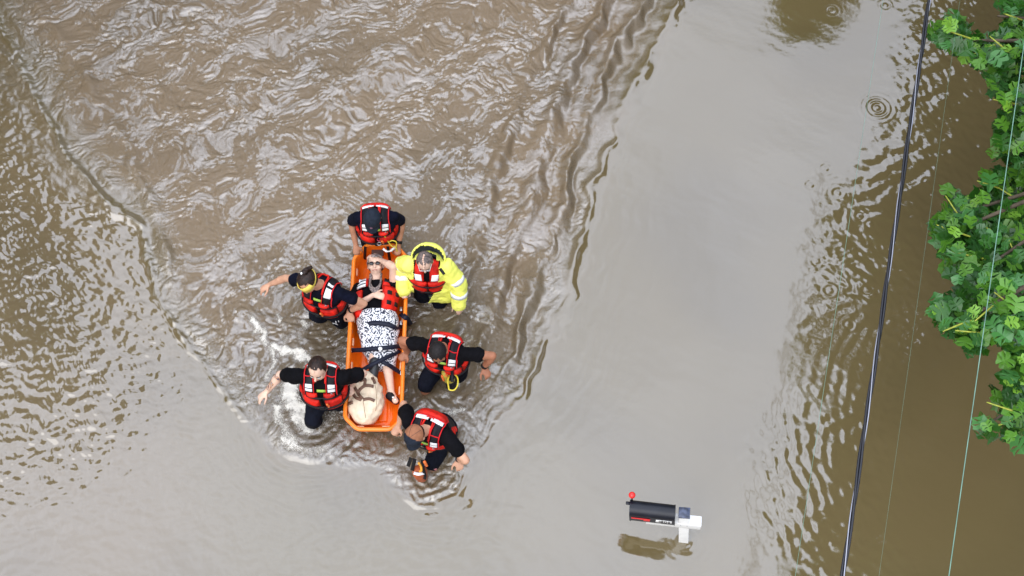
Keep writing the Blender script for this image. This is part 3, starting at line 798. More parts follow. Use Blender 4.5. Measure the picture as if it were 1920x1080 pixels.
class Fig:
    """a figure laid out in its own frame: s = towards its left arm, f = front, u = up the spine"""
    def __init__(g, name_label, neck, face, lean=0.0, roll=0.0, sc=1.0, group=None, lying=False, head=None, skin_m=SK_MID, girth=1.0):
        g.N = Vector(neck); g.sc = sc; g.girth = girth
        if lying:
            g.u = Vector((roll, 1, 0.10)).normalized(); f = Vector((0, 0, 1)); g.f = (f-g.u*f.dot(g.u)).normalized()
        else:
            fh = Vector((face[0], face[1], 0)).normalized(); sh = Vector((0, 0, 1)).cross(fh)
            g.u = (Vector((0, 0, 1))*math.cos(lean)+fh*math.sin(lean)+sh*roll).normalized(); g.f = (fh-g.u*fh.dot(g.u)).normalized()
        g.s = g.u.cross(g.f).normalized()
        base = g.W(0, 0, -.5)
        g.root = empty('person', (base.x, base.y, -.62 if not lying else base.z-.1))
        tag(g.root, name_label, 'person', group)
        g.skin = skin_m; g.body = bmesh.new(); g.arms = {}
        hu = head or (0, .3, 1); hv = Vector(hu)              # head direction in figure frame (side, front, up)
        g.hu = (g.s*hv.x+g.f*hv.y+g.u*hv.z).normalized()
    def W(g, a, b, c): return g.N+(g.s*a+g.f*b+g.u*c)*g.sc
    def torso_rings(g, grow=0.0, top=0.0):
        k = g.girth
        T = [(-.60, .095, .075, 0), (-.565, .150, .105, 0), (-.50, .172, .122, 0), (-.40, .158, .115, .005), (-.30, .155, .112, .01), (-.20, .170, .120, .01), (-.12, .190, .122, .005), (-.07, .190, .104, 0),
             (-.03, .155, .084, -.005), (.0, .085, .065, -.005), (.025, .055, .055, -.005)]
        return [(c, w*k+grow, d*k+grow, b) for c, w, d, b in T]
    def loft(g, bm, rings, seg=28):
        R_ = []
        for c, w, d, b in rings:
            R_.append([bm.verts.new(g.W(w*math.copysign(abs(math.sin(t))**.86, math.sin(t)), b+d*math.copysign(abs(math.cos(t))**.9, math.cos(t)), c)) for t in [2*math.pi*i/seg for i in range(seg)]])
        for r0, r1 in zip(R_[:-1], R_[1:]):
            for i in range(seg): bm.faces.new((r0[i], r0[(i+1) % seg], r1[(i+1) % seg], r1[i]))
        bm.faces.new(list(reversed(R_[0]))); bm.faces.new(R_[-1])
    def bvh(g, grow=.014):
        bm = bmesh.new(); g.loft(bm, g.torso_rings(grow), 40)
        bmesh.ops.triangulate(bm, faces=bm.faces)
        for sd_ in (-1, 1): ball(bm, g.W(sd_*.165, 0, -.06), .072*g.sc)
        g.tree = BVHTree.FromBMesh(bm); bm.free()
    def hit(g, o, tgt):
        d = (tgt-o).normalized(); h, n_, _, _ = g.tree.ray_cast(o, d)
        if h is None: h, n_, _, _ = g.tree.find_nearest(tgt)
        if n_.dot(d) > 0: n_ = -n_
        return h, -d*.5+n_*.5
    def cyl(g, th, c):                                # round the trunk: th degrees from the front, c up the spine
        t = R(th); return g.hit(g.W(math.sin(t)*.5, math.cos(t)*.5, c), g.W(0, 0, c))
    def over(g, a, ph):                               # over the shoulder: ph 0 front, 90 top, 180 back
        t = R(ph); return g.hit(g.W(a, math.cos(t)*.5, -.15+math.sin(t)*.5), g.W(a, 0, -.15))
    def slab(g, bm, fn, u0, u1, v0, v1, off, th, nu=8, nv=8, puff=True, skew=0.0):
        top, bot = [], []
        for i in range(nu+1):
            rt, rb = [], []
            for j in range(nv+1):
                fu, fv = i/nu, j/nv
                p, n_ = fn(u0+(u1-u0)*fu+skew*fv, v0+(v1-v0)*fv)
                n_ = n_.normalized()
                e = min(fu, 1-fu)*nu; e2 = min(fv, 1-fv)*nv; k = 1.0
                if puff: k = min(1, .35+.5*min(e, e2, 1.3))
                rt.append(bm.verts.new(p+n_*(off+th*k)*g.sc)); rb.append(bm.verts.new(p+n_*(off-.006)*g.sc))
            top.append(rt); bot.append(rb)
        for i in range(nu):
            for j in range(nv):
                bm.faces.new((top[i][j], top[i+1][j], top[i+1][j+1], top[i][j+1]))
                bm.faces.new((bot[i][j], bot[i][j+1], bot[i+1][j+1], bot[i+1][j]))
        for i in range(nu):
            bm.faces.new((top[i][0], bot[i][0], bot[i+1][0], top[i+1][0])); bm.faces.new((top[i][nv], top[i+1][nv], bot[i+1][nv], bot[i][nv]))
        for j in range(nv):
            bm.faces.new((top[0][j], top[0][j+1], bot[0][j+1], bot[0][j])); bm.faces.new((top[nu][j], bot[nu][j], bot[nu][j+1], top[nu][j+1]))
    def line(g, bm, fn, pts, off, r, seg=6):
        q = []
        for a, b in pts:
            p, n_ = fn(a, b); q.append(p+n_.normalized()*off*g.sc)
        tube(bm, catmull(q, 3), r, seg)
    # ---- limbs
    def arm(g, side, hand, pole=(0, -.4, -.3), grip=False, palm=None, fdir=None, upper=.285, fore=.255, r=1.0, curl=None):
        S = g.W(side*.182, 0, -.062); Wp = Vector(hand); d = Wp-S; L = d.length
        up_, fo = upper*g.sc, fore*g.sc
        if L > (up_+fo)*.985: k = L/((up_+fo)*.985); up_ *= k; fo *= k
        x = (up_**2-fo**2+L*L)/(2*L); h = math.sqrt(max(up_**2-x*x, 1e-6)); dn = d.normalized()
        pl = g.s*pole[0]*side+g.f*pole[1]+g.u*pole[2]; pl = pl-dn*pl.dot(dn); pl.normalize()
        E = S+dn*x+pl*h
        g.arms[side] = (S, E, Wp); b = g.body
        cone(b, S, S.lerp(E, .5), .052*r, .048*r); cone(b, S.lerp(E, .4), E, .049*r, .038*r)
        cone(b, E, E.lerp(Wp, .35), .039*r, .043*r); cone(b, E.lerp(Wp, .3), Wp, .043*r, .027*r, flat=(g.u, .85))
        fd = Vector(fdir).normalized() if fdir is not None else (Wp-E).normalized()
        pn = Vector(palm).normalized() if palm is not None else Vector((0, 0, -1))
        pn = (pn-fd*pn.dot(fd)); pn = pn.normalized() if pn.length > 1e-3 else fd.orthogonal().normalized()   # palm faces pn
        w = fd.cross(pn)*(-side)                              # towards the thumb
        k = g.sc
        Pm = Wp+fd*.055*k
        cone(b, Wp+fd*.01*k, Wp+fd*.075*k, .030*k, .040*k, 12, flat=(pn, .48))
        cl_ = curl if curl is not None else (72 if grip else 26)
        for i, (off, ln) in enumerate(((.030, .072), (.011, .080), (-.009, .075), (-.028, .060))):
            base = Wp+(fd*(.078-.004*abs(i-1))+w*off)*k; dr = (fd+w*(off*2.6)).normalized(); p0 = base-fd*.02*k; ang = 0
            c0 = cl_*(.55+.12*i)
            for j, fl in enumerate((.45, .32, .25)):
                ang += R(c0 if j == 0 else cl_*.8)
                dj = dr*math.cos(ang)+pn*math.sin(ang); p1 = (base if j == 0 else p0)+dj*ln*fl*k
                cone(b, p0, p1, (.0098-.0008*j)*k, (.0092-.0010*j)*k, 8); p0 = p1
        tb = Wp+(fd*.025+w*.026)*k; t1 = tb+(fd*.5+w*.72+pn*.25).normalized()*.038*k
        t2 = t1+((fd*.75+w*(.15 if grip else .45)+pn*(.75 if grip else .2)).normalized())*.034*k
        t3 = t2+((fd*.6+w*(-.3 if grip else .15)+pn*(.9 if grip else .3)).normalized())*.024*k
        cone(b, tb-w*.008*k, t1, .016*k, .0125*k, 8); cone(b, t1, t2, .0122*k, .0108*k, 8); cone(b, t2, t3, .0108*k, .0088*k, 8)
        return E
    def leg(g, side, knee, ankle, toe=None, r=1.0):
        Hp = g.W(side*.092, 0, -.53); K = Vector(knee); A = Vector(ankle); b = g.body
        cone(b, Hp, Hp.lerp(K, .5), .088*r, .074*r); cone(b, Hp.lerp(K, .45), K, .075*r, .056*r); cone(b, K, K.lerp(A, .38), .055*r, .054*r); cone(b, K.lerp(A, .33), A, .053*r, .036*r)
        t_ = Vector(toe) if toe is not None else A+g.f*.17+Vector((0, 0, -.05))
        cone(b, A+(A-t_).normalized()*.04, t_, .04, .032, flat=(Vector((0, 0, 1)), .7))
        g.legs = getattr(g, 'legs', {}); g.legs[side] = (Hp, K, A)
    # ---- head
    def make_head(g, look=None, nk=.115):
        b = g.body; k = g.sc
        fh = g.f if look is None else (g.s*look[0]+g.f*look[1]+g.u*look[2])
        g.hf = (fh-g.hu*fh.dot(g.hu)).normalized(); g.hs = g.hu.cross(g.hf).normalized()
        g.hc = g.W(0, 0, .0)+g.hu*(nk+.075)*k
        M = Matrix((g.hs, g.hf, g.hu)).transposed()
        q = lambda a, b_, c: g.hc+M @ (Vector((a, b_, c))*k)
        g.Q = q; g.HM = M
        cone(b, g.W(0, -.01, -.05), g.hc+g.hu*-.03*k, .062*k, .054*k)
        ball(b, q(0, -.012, .022), (.076*k, .094*k, .083*k), M, 20, 14)
        ball(b, q(0, .022, -.030), (.060*k, .066*k, .072*k), M, 16, 12)
        ball(b, q(0, .042, -.072), (.034*k, .036*k, .030*k), M, 12, 8)
        ball(b, q(0, .062, .028), (.052*k, .020*k, .016*k), M, 12, 8)
        for sd_ in (-1, 1):
            ball(b, q(sd_*.038, .060, -.025), (.024*k, .020*k, .022*k), M, 10, 8)
            ball(b, q(sd_*.078, -.008, -.008), (.011*k, .021*k, .032*k), M, 10, 8)
        cone(b, q(0, .082, .012), q(0, .102, -.024), .008*k, .014*k, 8)
        ball(b, q(0, .080, -.056), (.026*k, .014*k, .012*k), M, 10, 8)
    def face_parts(g, eyes=True):
        k = g.sc
        if eyes:
            for sd_ in (-1, 1):
                bm = bmesh.new(); ball(bm, g.Q(sd_*.030, .075, .005), .0125*k, None, 12, 8); e = obj('eye', bm, EYEW, g.root)
                bm = bmesh.new(); ball(bm, g.Q(sd_*.030, .084, .003), .0058*k, None, 10, 6); obj('pupil', bm, EYED, e)
        bm = bmesh.new()
        for sd_ in (-1, 1): tube(bm, [g.Q(sd_*.014, .083, .026), g.Q(sd_*.032, .081, .031), g.Q(sd_*.050, .069, .025)], .0036*k, 6)
        obj('eyebrows', bm, BROWNH, g.root)
        bm = bmesh.new(); tube(bm, [g.Q(-.022, .084, -.055), g.Q(0, .0945, -.053), g.Q(.022, .084, -.055)], .0048*k, 6)
        obj('mouth', bm, LIP, g.root)
    def hair(g, m, front=.055, low=-.03, thick=.009, parting=False, name='hair', top=.075):
        """scalp hair, open over the face"""
        bm = bmesh.new(); k = g.sc
        r_ = bmesh.ops.create_uvsphere(bm, u_segments=44, v_segments=30, radius=1.0)
        kill = []
        for v in r_['verts']:
            d = v.co.normalized()
            w_ = 1+.035*mnoise.noise(d*9)+.02*mnoise.noise(Vector((d.x*40, d.y*6, d.z*6)))
            p = Vector((d.x*(.078+thick), d.y*(.096+thick), d.z*(.086+thick)))*w_
            if parting and abs(d.x) < .05 and d.z > .2: p *= .955
            v.co = p
            lim = low if d.y < .15 else low+(d.y-.15)*.16
            hl = front+.010*math.sin(d.x*14)
            if p.z < lim-.02*(1 if d.y < 0 else 0) or (p.y > hl and p.z < top+.02*abs(d.x)): kill.append(v)
        bmesh.ops.delete(bm, geom=kill, context='VERTS')
        for v in bm.verts: v.co = g.Q(v.co.x, v.co.y-.012, v.co.z+.020)
        if parting:
            pass
        return obj(name, bm, m, g.root)
    def cap(g, m, brim_m, tilt=0.0, badge=None, size=1.0, back=False):
        k = g.sc; sg = 1
        bm = bmesh.new(); r_ = bmesh.ops.create_uvsphere(bm, u_segments=36, v_segments=22, radius=1.0); kill = []
        for v in r_['verts']:
            d = v.co.normalized()
            v.co = Vector((d.x*.089, d.y*.107, d.z*.094))*size*(1+.012*math.cos(6*math.atan2(d.y, d.x)+.5)*(1-d.z))
            if d.z < -.06: kill.append(v)
        bmesh.ops.delete(bm, geom=kill, context='VERTS')
        for v in bm.verts: v.co = g.Q(v.co.x, v.co.y-.010, v.co.z+.030+tilt*v.co.y)
        cp_ = obj('cap', bm, m, g.root)
        bm = bmesh.new(); top, bot = [], []
        for i in range(17):
            a = R(-62+124*i/16)
            rt, rb = [], []
            for j in range(6):
                rr_ = j/5; ex_ = .072*size*math.cos(a*1.15)**.7 if abs(a*1.15) < 1.55 else 0
                x = math.sin(a)*(.086*size+.006*rr_); y = math.cos(a)*.100*size+ex_*rr_; z = .022-.020*rr_-.18*abs(x)*rr_+tilt*y-abs(x)*.10
                rt.append(bm.verts.new(g.Q(x, y-.012, z+.004))); rb.append(bm.verts.new(g.Q(x, y-.012, z)))
            top.append(rt); bot.append(rb)
        for i in range(16):
            for j in range(5):
                bm.faces.new((top[i][j], top[i][j+1], top[i+1][j+1], top[i+1][j])); bm.faces.new((bot[i][j], bot[i+1][j], bot[i+1][j+1], bot[i][j+1]))
            bm.faces.new((top[i][5], bot[i][5], bot[i+1][5], top[i+1][5]))
        obj('brim', bm, brim_m, cp_)
        bm = bmesh.new(); ball(bm, g.Q(0, -.01, .125*size), (.010, .010, .005), g.HM, 10, 6); obj('cap_button', bm, brim_m, cp_)
        bm = bmesh.new()
        for i in range(6):
            a = R(30+60*i); tube(bm, [g.Q(math.sin(a)*.0895*size*math.sin(t_), -.010+math.cos(a)*.1078*size*math.sin(t_), .030+.0950*size*math.cos(t_)+tilt*math.cos(a)*.107*math.sin(t_)) for t_ in [R(6+14*j) for j in range(6)]], .0016, 5)
        obj('seams', bm, brim_m, cp_)
        if badge:
            bm = bmesh.new(); ball(bm, g.Q(0, .083*size, .076*size), (.017, .010, .017), g.HM, 12, 8); obj('badge', bm, badge, cp_)
        return cp_
    def finish_body(g, voxel=.0085):
        bm = g.body; g.loft(bm, [(c, w-.012, d-.012, b) for c, w, d, b in g.torso_rings()], 24)
        o = remeshed('body', bm, g.skin, g.root, voxel, 2); return o
    # ---- clothes
    def shirt(g, m, sleeve=.62, seed=1, grow=.010, sr=.068, name='shirt', low=None, emb=False):
        bm = bmesh.new(); g.loft(bm, g.torso_rings(grow), 28)
        for sd_, (S, E, Wp) in g.arms.items():
            if sleeve > 0:
                e = S.lerp(E, min(sleeve, 1)); cone(bm, S, e, sr, sr*.96)
                cone(bm, g.W(sd_*.10, -.005, -.075), S, .085, .068)
                ax = (E-S).normalized()
                for q_ in range(1): cone(bm, e-ax*.004, e+ax*.006, sr*1.02, sr*1.02)
        return remeshed(name, bm, m, g.root, .011, 3, .016, 9, seed)
    def trousers(g, m, upto=1.0, seed=3, name='trousers', r=1.0):
        bm = bmesh.new(); g.loft(bm, [(c, w+.014, d+.016, b) for c, w, d, b in g.torso_rings()[:4]], 24)
        for sd_, (Hp, K, A) in g.legs.items():
            cone(bm, Hp, Hp.lerp(K, .5), .108*r, .098*r); cone(bm, Hp.lerp(K, .45), K, .098*r, .084*r)
            if upto > 1: cone(bm, K, K.lerp(A, upto-1), .084*r, .074*r)
        return remeshed(name, bm, m, g.root, .013, 3, .018, 8, seed)
    def vest_swift(g, seed=0, collar=True, red_back=True, wide=1.0, cross=True, big_patch=0):
        g.bvh()
        w = wide
        bm = bmesh.new()
        for sd_ in (-1, 1):
            a0, a1 = sorted((sd_*.062*w, sd_*.138*w))
            g.slab(bm, g.over, a0, a1, 8, 172, .003, .016, 5, 22)
        g.slab(bm, g.over, -.14*w, .14*w, 132, 180, .002, .020, 12, 8)
        g.slab(bm, g.cyl, 90, 270, -.44, -.16, .001, .018, 16, 6)
        for sd_ in (-1, 1):
            a0, a1 = sorted((sd_*5, sd_*105)); g.slab(bm, g.cyl, a0, a1, -.46, -.22, .001, .016, 12, 6)
        v = obj('vest', bm, BLACKF, g.root)
        def part(nm, m, f):
            b_ = bmesh.new(); f(b_); return obj(nm, b_, m, v)
        for sd_ in (-1, 1):
            lo, hi = sorted((sd_*10, sd_*62)); part('front_panel', RED, lambda b_: g.slab(b_, g.cyl, lo, hi, -.41, -.235, .012, .038, 10, 7))
            lo2, hi2 = sorted((sd_*66, sd_*112)); part('side_panel', RED, lambda b_: g.slab(b_, g.cyl, lo2, hi2, -.42, -.20, .012, .032, 7, 7))
            lo3, hi3 = sorted((sd_*.030, sd_*.125)); part('chest_panel', RED, lambda b_: g.slab(b_, g.over, lo3, hi3, 2, 20, .014, .030, 6, 5))
            part('piping', REDP, lambda b_: g.line(b_, g.over, [(sd_*.144*w, p_) for p_ in range(4, 178, 12)], .020, .0062))
            part('piping', REDP, lambda b_: g.line(b_, g.over, [(sd_*.056*w, p_) for p_ in range(14, 150, 12)], .019, .0045))
            a0, a1 = sorted((sd_*.070*w, sd_*.132*w))
            if big_patch == sd_: part('reflective_patch', WHITER, lambda b_: g.slab(b_, g.over, a0, a1, 52, 84, .018, .005, 4, 6, False)); part('reflective_patch', WHITER, lambda b_: g.slab(b_, g.over, a0, a1, 92, 100, .018, .005, 4, 3, False))
            if not big_patch:
                part('reflective_patch', WHITER, lambda b_: g.slab(b_, g.over, a0, a1, 27, 38, .017, .005, 3, 4, False))
                part('reflective_patch', WHITER, lambda b_: g.slab(b_, g.over, a0, a1, 42, 56, .017, .005, 3, 4, False))
            b0, b1 = sorted((sd_*.012, sd_*.130))
            if not big_patch: part('reflective_patch', WHITER, lambda b_: g.slab(b_, g.over, b0, b1, 118, 131, .019, .006, 8, 4, False))
            if cross: part('cross_strap', REDP, lambda b_: g.line(b_, g.over, [(sd_*.058, 82), (sd_*.10, 80), (sd_*.142, 82)], .021, .006))
        if red_back:
            part('back_panel', RED, lambda b_: g.slab(b_, g.over, -.14*w, .14*w, 138, 178, .016, .032, 12, 8))
            part('piping', REDP, lambda b_: g.line(b_, g.over, [(a_*.012, 134) for a_ in range(-12, 13, 2)], .022, .0075))
        if collar: part('collar_strap', RED, lambda b_: g.line(b_, g.over, [(-.05, 60), (-.048, 90), (-.035, 125), (0, 131), (.035, 125), (.048, 90), (.05, 60)], .016, .011))
        belt = part('belt', BLACKF, lambda b_: g.slab(b_, g.cyl, -100, 100, -.335, -.312, .052, .010, 24, 2, False))
        part('buckle', BLACKF, lambda b_: g.slab(b_, g.cyl, -9, 9, -.355, -.290, .054, .018, 4, 4))
        part('chest_strap', BLACKF, lambda b_: g.slab(b_, g.over, -.12, .12, 8, 11, .040, .006, 10, 2, False))
        part('whistle', ORNT, lambda b_: g.line(b_, g.cyl, [(16, -.20), (20, -.25), (19, -.28)], .062, .011))
        part('badge', LIMEB, lambda b_: g.slab(b_, g.over, -.030, .050, 24, 34, .006, .004, 3, 3, False))
        part('carabiner', METALB, lambda b_: g.line(b_, g.over, [(.095, 24), (.112, 19), (.105, 12), (.090, 18)], .030, .0045))
        return v
# ------------------------------------------------------------------ the orange basket stretcher
ZR = 0.26
st = empty('rescue_stretcher', P(707, 640, 0))
tag(st, 'long orange plastic basket stretcher carried by the rescuers, patient strapped inside', 'stretcher')
sc0, sc1 = P(655, 640, ZR), P(758, 640, ZR)
xl, xr = P(655, 640, ZR).x, P(758, 640, ZR).x
yt, yb = P(707, 460, ZR).y, P(707, 806, ZR).y
def outline(inset, n=5, ch=None):
    ch = 0.13 if ch is None else ch
    a, b_, c_, d_ = xl+inset, xr-inset, yb+inset, yt-inset
    pts = [(a, d_-ch*1.25), (a, c_+ch), (a+ch*1.0, c_), (b_-ch*.75, c_), (b_, c_+ch*.8), (b_, d_-ch*1.25), (b_-ch, d_), (a+ch, d_)]
    out = []
    m = len(pts)
    for i in range(m):                                     # rounded corners
        p0, p, p1 = Vector((*pts[i-1], 0)), Vector((*pts[i], 0)), Vector((*pts[(i+1) % m], 0))
        r_ = .045
        A, B = p+(p0-p).normalized()*r_, p+(p1-p).normalized()*r_
        for k in range(n): 
            t_ = k/(n-1); out.append(A*(1-t_)**2+p*2*t_*(1-t_)+B*t_*t_)
    dense = []
    for i in range(len(out)):
        q0, q1 = out[i], out[(i+1) % len(out)]; k = max(1, int((q1-q0).length/.05))
        dense += [q0.lerp(q1, j/k) for j in range(k)]
    return dense
base_o = outline(0); bm = bmesh.new()
cen = Vector(((xl+xr)/2, (yt+yb)/2, 0))
prof = [(0.0, ZR+.004), (.018, ZR-.03), (.030, ZR-.09), (.045, .11), (.075, .075), (.125, .055)]
rings = []
for ins_, z_ in prof:
    ring_ = []
    for p in base_o:
        hx = (xr-xl)/2; hy = (yt-yb)/2
        q = Vector((cen.x+(p.x-cen.x)*(1-ins_/hx), cen.y+(p.y-cen.y)*(1-ins_/hy), z_))
        ring_.append(q)
    rings.append(ring_)
vr = [[bm.verts.new(q) for q in r__] for r__ in rings]
m_ = len(base_o)
for a, b_ in zip(vr[:-1], vr[1:]):
    for i in range(m_): bm.faces.new((a[i], a[(i+1) % m_], b_[(i+1) % m_], b_[i]))
# corrugated floor
gxn, gyn = 26, 60
ax0, ax1 = cen.x-((xr-xl)/2-.10), cen.x+((xr-xl)/2-.10); ay0, ay1 = yb+.12, yt-.12
grid = []
for j in range(gyn+1):
    row = []
    for i in range(gxn+1):
        fx1 = i/gxn; fy1 = j/gyn; x = ax0+(ax1-ax0)*fx1; y = ay0+(ay1-ay0)*fy1
        rib = sum(math.exp(-((fx1-c_)/.035)**2) for c_ in (.12, .30, .70, .88))
        row.append(bm.verts.new((x, y, .058+.020*rib*min(1, 6*min(fy1, 1-fy1)))))
    grid.append(row)
for j in range(gyn):
    for i in range(gxn): bm.faces.new((grid[j][i], grid[j][i+1], grid[j+1][i+1], grid[j+1][i]))
bm.faces.new(vr[-1])
shell = obj('basket', bm, ORANGE, st)
sm = shell.modifiers.new('thickness', 'SOLIDIFY'); sm.thickness = .006; sm.offset = 1
bm = bmesh.new(); tube(bm, [Vector((p.x, p.y, ZR+.012)) for p in base_o], .021, 12, closed=True); obj('rail', bm, ORANGE_R, st)
for sx_, xx in ((-1, xl), (1, xr)):
    for k in range(7):
        y = yt-.30-k*.27
        bm = bmesh.new(); box(bm, (xx-sx_*.035, y, ZR-.045), (.010, .085, .030), Matrix.Rotation(sx_*.25, 3, 'Y'), .003)
        obj('hand_slot', bm, mat('pale slot edge', (.85, .50, .30), .4) if k == 0 and sx_ == -1 else bpy.data.materials['pale slot edge'], st)
for k in (-1, 1):
    bm = bmesh.new(); box(bm, (cen.x+k*.13, yb+.045, ZR-.03), (.08, .010, .03), None, .003); obj('hand_slot', bm, bpy.data.materials['pale slot edge'], st)
for (x, ya, yb_) in ((-.13, .75, 1.15), (.13, .75, 1.15), (-.13, 1.25, 1.70), (.13, 1.25, 1.70), (.08, .16, .62), (-.08, .16, .62)):
    bm = bmesh.new(); box(bm, (cen.x+x, (yb+ya+yb+yb_)/2, .072), (.085, yb_-ya, .024), None, .011); obj('rib', bm, ORANGE, st)
bm = bmesh.new(); box(bm, P(708, 474, .20), (.13, .075, .015), None, .006); obj('head_pad', bm, mat('grey pad', (.10, .06, .05), .7), st)

def strap(name, pts, w, m, parent, t_=.004):
    """flat webbing lying along pts, width w"""
    cp_ = catmull(pts, 8); bm = bmesh.new(); prev = None
    for i, p in enumerate(cp_):
        t = (cp_[min(i+1, len(cp_)-1)]-cp_[max(i-1, 0)]).normalized(); sdv = t.cross(Vector((0, -.3, 1))).normalized(); up = sdv.cross(t)
        c4 = [bm.verts.new(p+sdv*a*w/2+up*b_*t_) for a, b_ in ((-1, 0), (1, 0), (1, 1), (-1, 1))]
        if prev:
            for k in range(4): bm.faces.new((prev[k], prev[(k+1) % 4], c4[(k+1) % 4], c4[k]))
        else: bm.faces.new(list(reversed(c4)))
        prev = c4
    bm.faces.new(prev)
    return obj(name, bm, m, parent)

# ------------------------------------------------------------------ the patient
ptn = Fig('patient in sunglasses and patterned skirt lying in the stretcher, arm behind head', P(706, 530, .27), None, lying=True, skin_m=SK_PALE, head=(-.05, .30, 1), roll=.0, sc=1.04, girth=.90)
ptn.make_head(look=(-.06, 1, .25), nk=.10)
ptn.arm(1, P(712, 487, .40), pole=(.45, 1, -.1), palm=(0, -.4, -1), fdir=(-.9, .35, 0), r=1.05)
ptn.arm(-1, P(700, 553, .43), pole=(1, -.3, -.6), palm=(0, 0, -1), fdir=(.9, -.1, -.05), r=1.05)
kL, kR = P(700, 668, .24), P(724, 672, .24)
ptn.leg(-1, kL, P(699, 735, .16), P(694, 752, .20), r=.9); ptn.leg(1, kR, P(734, 738, .17), P(742, 752, .22), r=.95)
ptn.finish_body()
ptn.face_parts(eyes=False)
ptn.hair(mat('light grey hair', (.30, .26, .24), .5, noise=.6, nscale=50, bump=.004, bscale=150), front=.070, low=-.07, parting=True, top=.050, thick=.012)
ptn.shirt(BLACKC, sleeve=.25, seed=11, name='top')
bm = bmesh.new()
for sd_ in (-1, 1):
    ball(bm, ptn.Q(sd_*.031, .088, .010), (.024, .006, .016), ptn.HM, 16, 8)
tube(bm, [ptn.Q(-.075, .03, .012), ptn.Q(-.052, .084, .017), ptn.Q(0, .100, .016), ptn.Q(.052, .084, .017), ptn.Q(.075, .03, .012)], .0035, 6)
obj('sunglasses', bm, GLASSD, ptn.root)
bm = bmesh.new(); rr0 = random.Random(3)
for k in range(5):
    tube(bm, catmull([ptn.Q(-.055+.004*k, .02, -.085), ptn.W(-.05, .125+.008*k, -.06-.01*k), ptn.W(0, .145+.006*k, -.12-.012*k), ptn.W(.05, .125+.008*k, -.06-.01*k), ptn.Q(.055, .02, -.085)], 5), .011, 7)
obj('scarf', bm, mat('grey patterned scarf', (.05, .045, .05), .8, col2=(.35, .27, .24), nscale=70), ptn.root)
# skirt with rosette print
SKM = bpy.data.materials.new('white skirt cloth with black rosettes'); SKM.use_nodes = True
n, l = SKM.node_tree.nodes, SKM.node_tree.links; b = n['Principled BSDF']; b.inputs['Roughness'].default_value = .8
tcx = n.new('ShaderNodeTexCoord'); vo = n.new('ShaderNodeTexVoronoi'); vo.inputs['Scale'].default_value = 8.5; vo.inputs['Randomness'].default_value = .45; l.new(tcx.outputs['Object'], vo.inputs['Vector'])
def mth(op, a, c_=None):
    q = n.new('ShaderNodeMath'); q.operation = op
    for i, v in enumerate((a, c_)):
        if v is None: continue
        if hasattr(v, 'is_output'): l.new(v, q.inputs[i])
        else: q.inputs[i].default_value = v
    return q.outputs[0]
s1 = mth('SINE', mth('MULTIPLY', vo.outputs['Distance'], 38.0))
n2 = n.new('ShaderNodeTexNoise'); n2.inputs['Scale'].default_value = 55; n2.inputs['Detail'].default_value = 3; l.new(tcx.outputs['Object'], n2.inputs['Vector'])
n3 = n.new('ShaderNodeTexVoronoi'); n3.inputs['Scale'].default_value = 42; l.new(tcx.outputs['Object'], n3.inputs['Vector'])
tot = mth('ADD', mth('MULTIPLY', s1, .38), mth('ADD', mth('MULTIPLY', mth('SUBTRACT', n2.outputs['Fac'], .5), 3.2), mth('MULTIPLY', mth('SUBTRACT', n3.outputs['Distance'], .4), 1.3)))
rp = n.new('ShaderNodeValToRGB'); rp.color_ramp.elements[0].position = -.0; rp.color_ramp.elements[0].color = (.02, .025, .05, 1); rp.color_ramp.elements[1].position = .12; rp.color_ramp.elements[1].color = (.78, .78, .80, 1)
l.new(mth('ADD', tot, .02), rp.inputs[0]); l.new(rp.outputs[0], b.inputs['Base Color'])
bm = bmesh.new()
def lay(bm, rows, seg=20):
    R_ = []
    for (px_, py_, w_, h_, z_) in rows:
        c_ = P(px_, py_, z_); R_.append([bm.verts.new(c_+Vector((w_*math.cos(2*math.pi*i/seg), 0, h_*math.sin(2*math.pi*i/seg)))) for i in range(seg)])
    for a, b_ in zip(R_[:-1], R_[1:]):
        for i in range(seg): bm.faces.new((a[i], a[(i+1) % seg], b_[(i+1) % seg], b_[i]))
    bm.faces.new(list(reversed(R_[0]))); bm.faces.new(R_[-1])
lay(bm, [(708, 589, .20, .165, .25), (708, 604, .222, .165, .25), (709, 620, .215, .15, .24), (711, 640, .195, .12, .22), (712, 660, .185, .11, .21), (716, 676, .145, .10, .20), (719, 692, .13, .085, .20)])
remeshed('skirt', bm, SKM, ptn.root, .011, 3, .016, 8, 5)
# shoes
for nm_, a, b_, m2 in (('sandal', P(731, 742, .18), P(743, 752, .20), BLACKF), ('shoe', P(698, 737, .17), P(693, 752, .20), BLACKF)):
    bm = bmesh.new(); cone(bm, a, b_, .046, .040, 14, flat=(Vector((0, 0, 1)), .8)); remeshed(nm_, bm, m2, ptn.root, .007, 2)
bm = bmesh.new(); ball(bm, P(737, 745, .235), (.010, .010, .006)); ball(bm, P(741, 749, .24), (.008, .008, .006)); obj('sandal_studs', bm, SILVER, ptn.root)
bm = bmesh.new(); cone(bm, P(703, 680, .25), P(700, 700, .22), .062, .052, 14); cone(bm, P(700, 700, .22), P(699, 722, .19), .05, .045, 14); remeshed('leg_brace', bm, mat('black leg brace', (.02, .022, .025), .4), ptn.root, .009, 2)
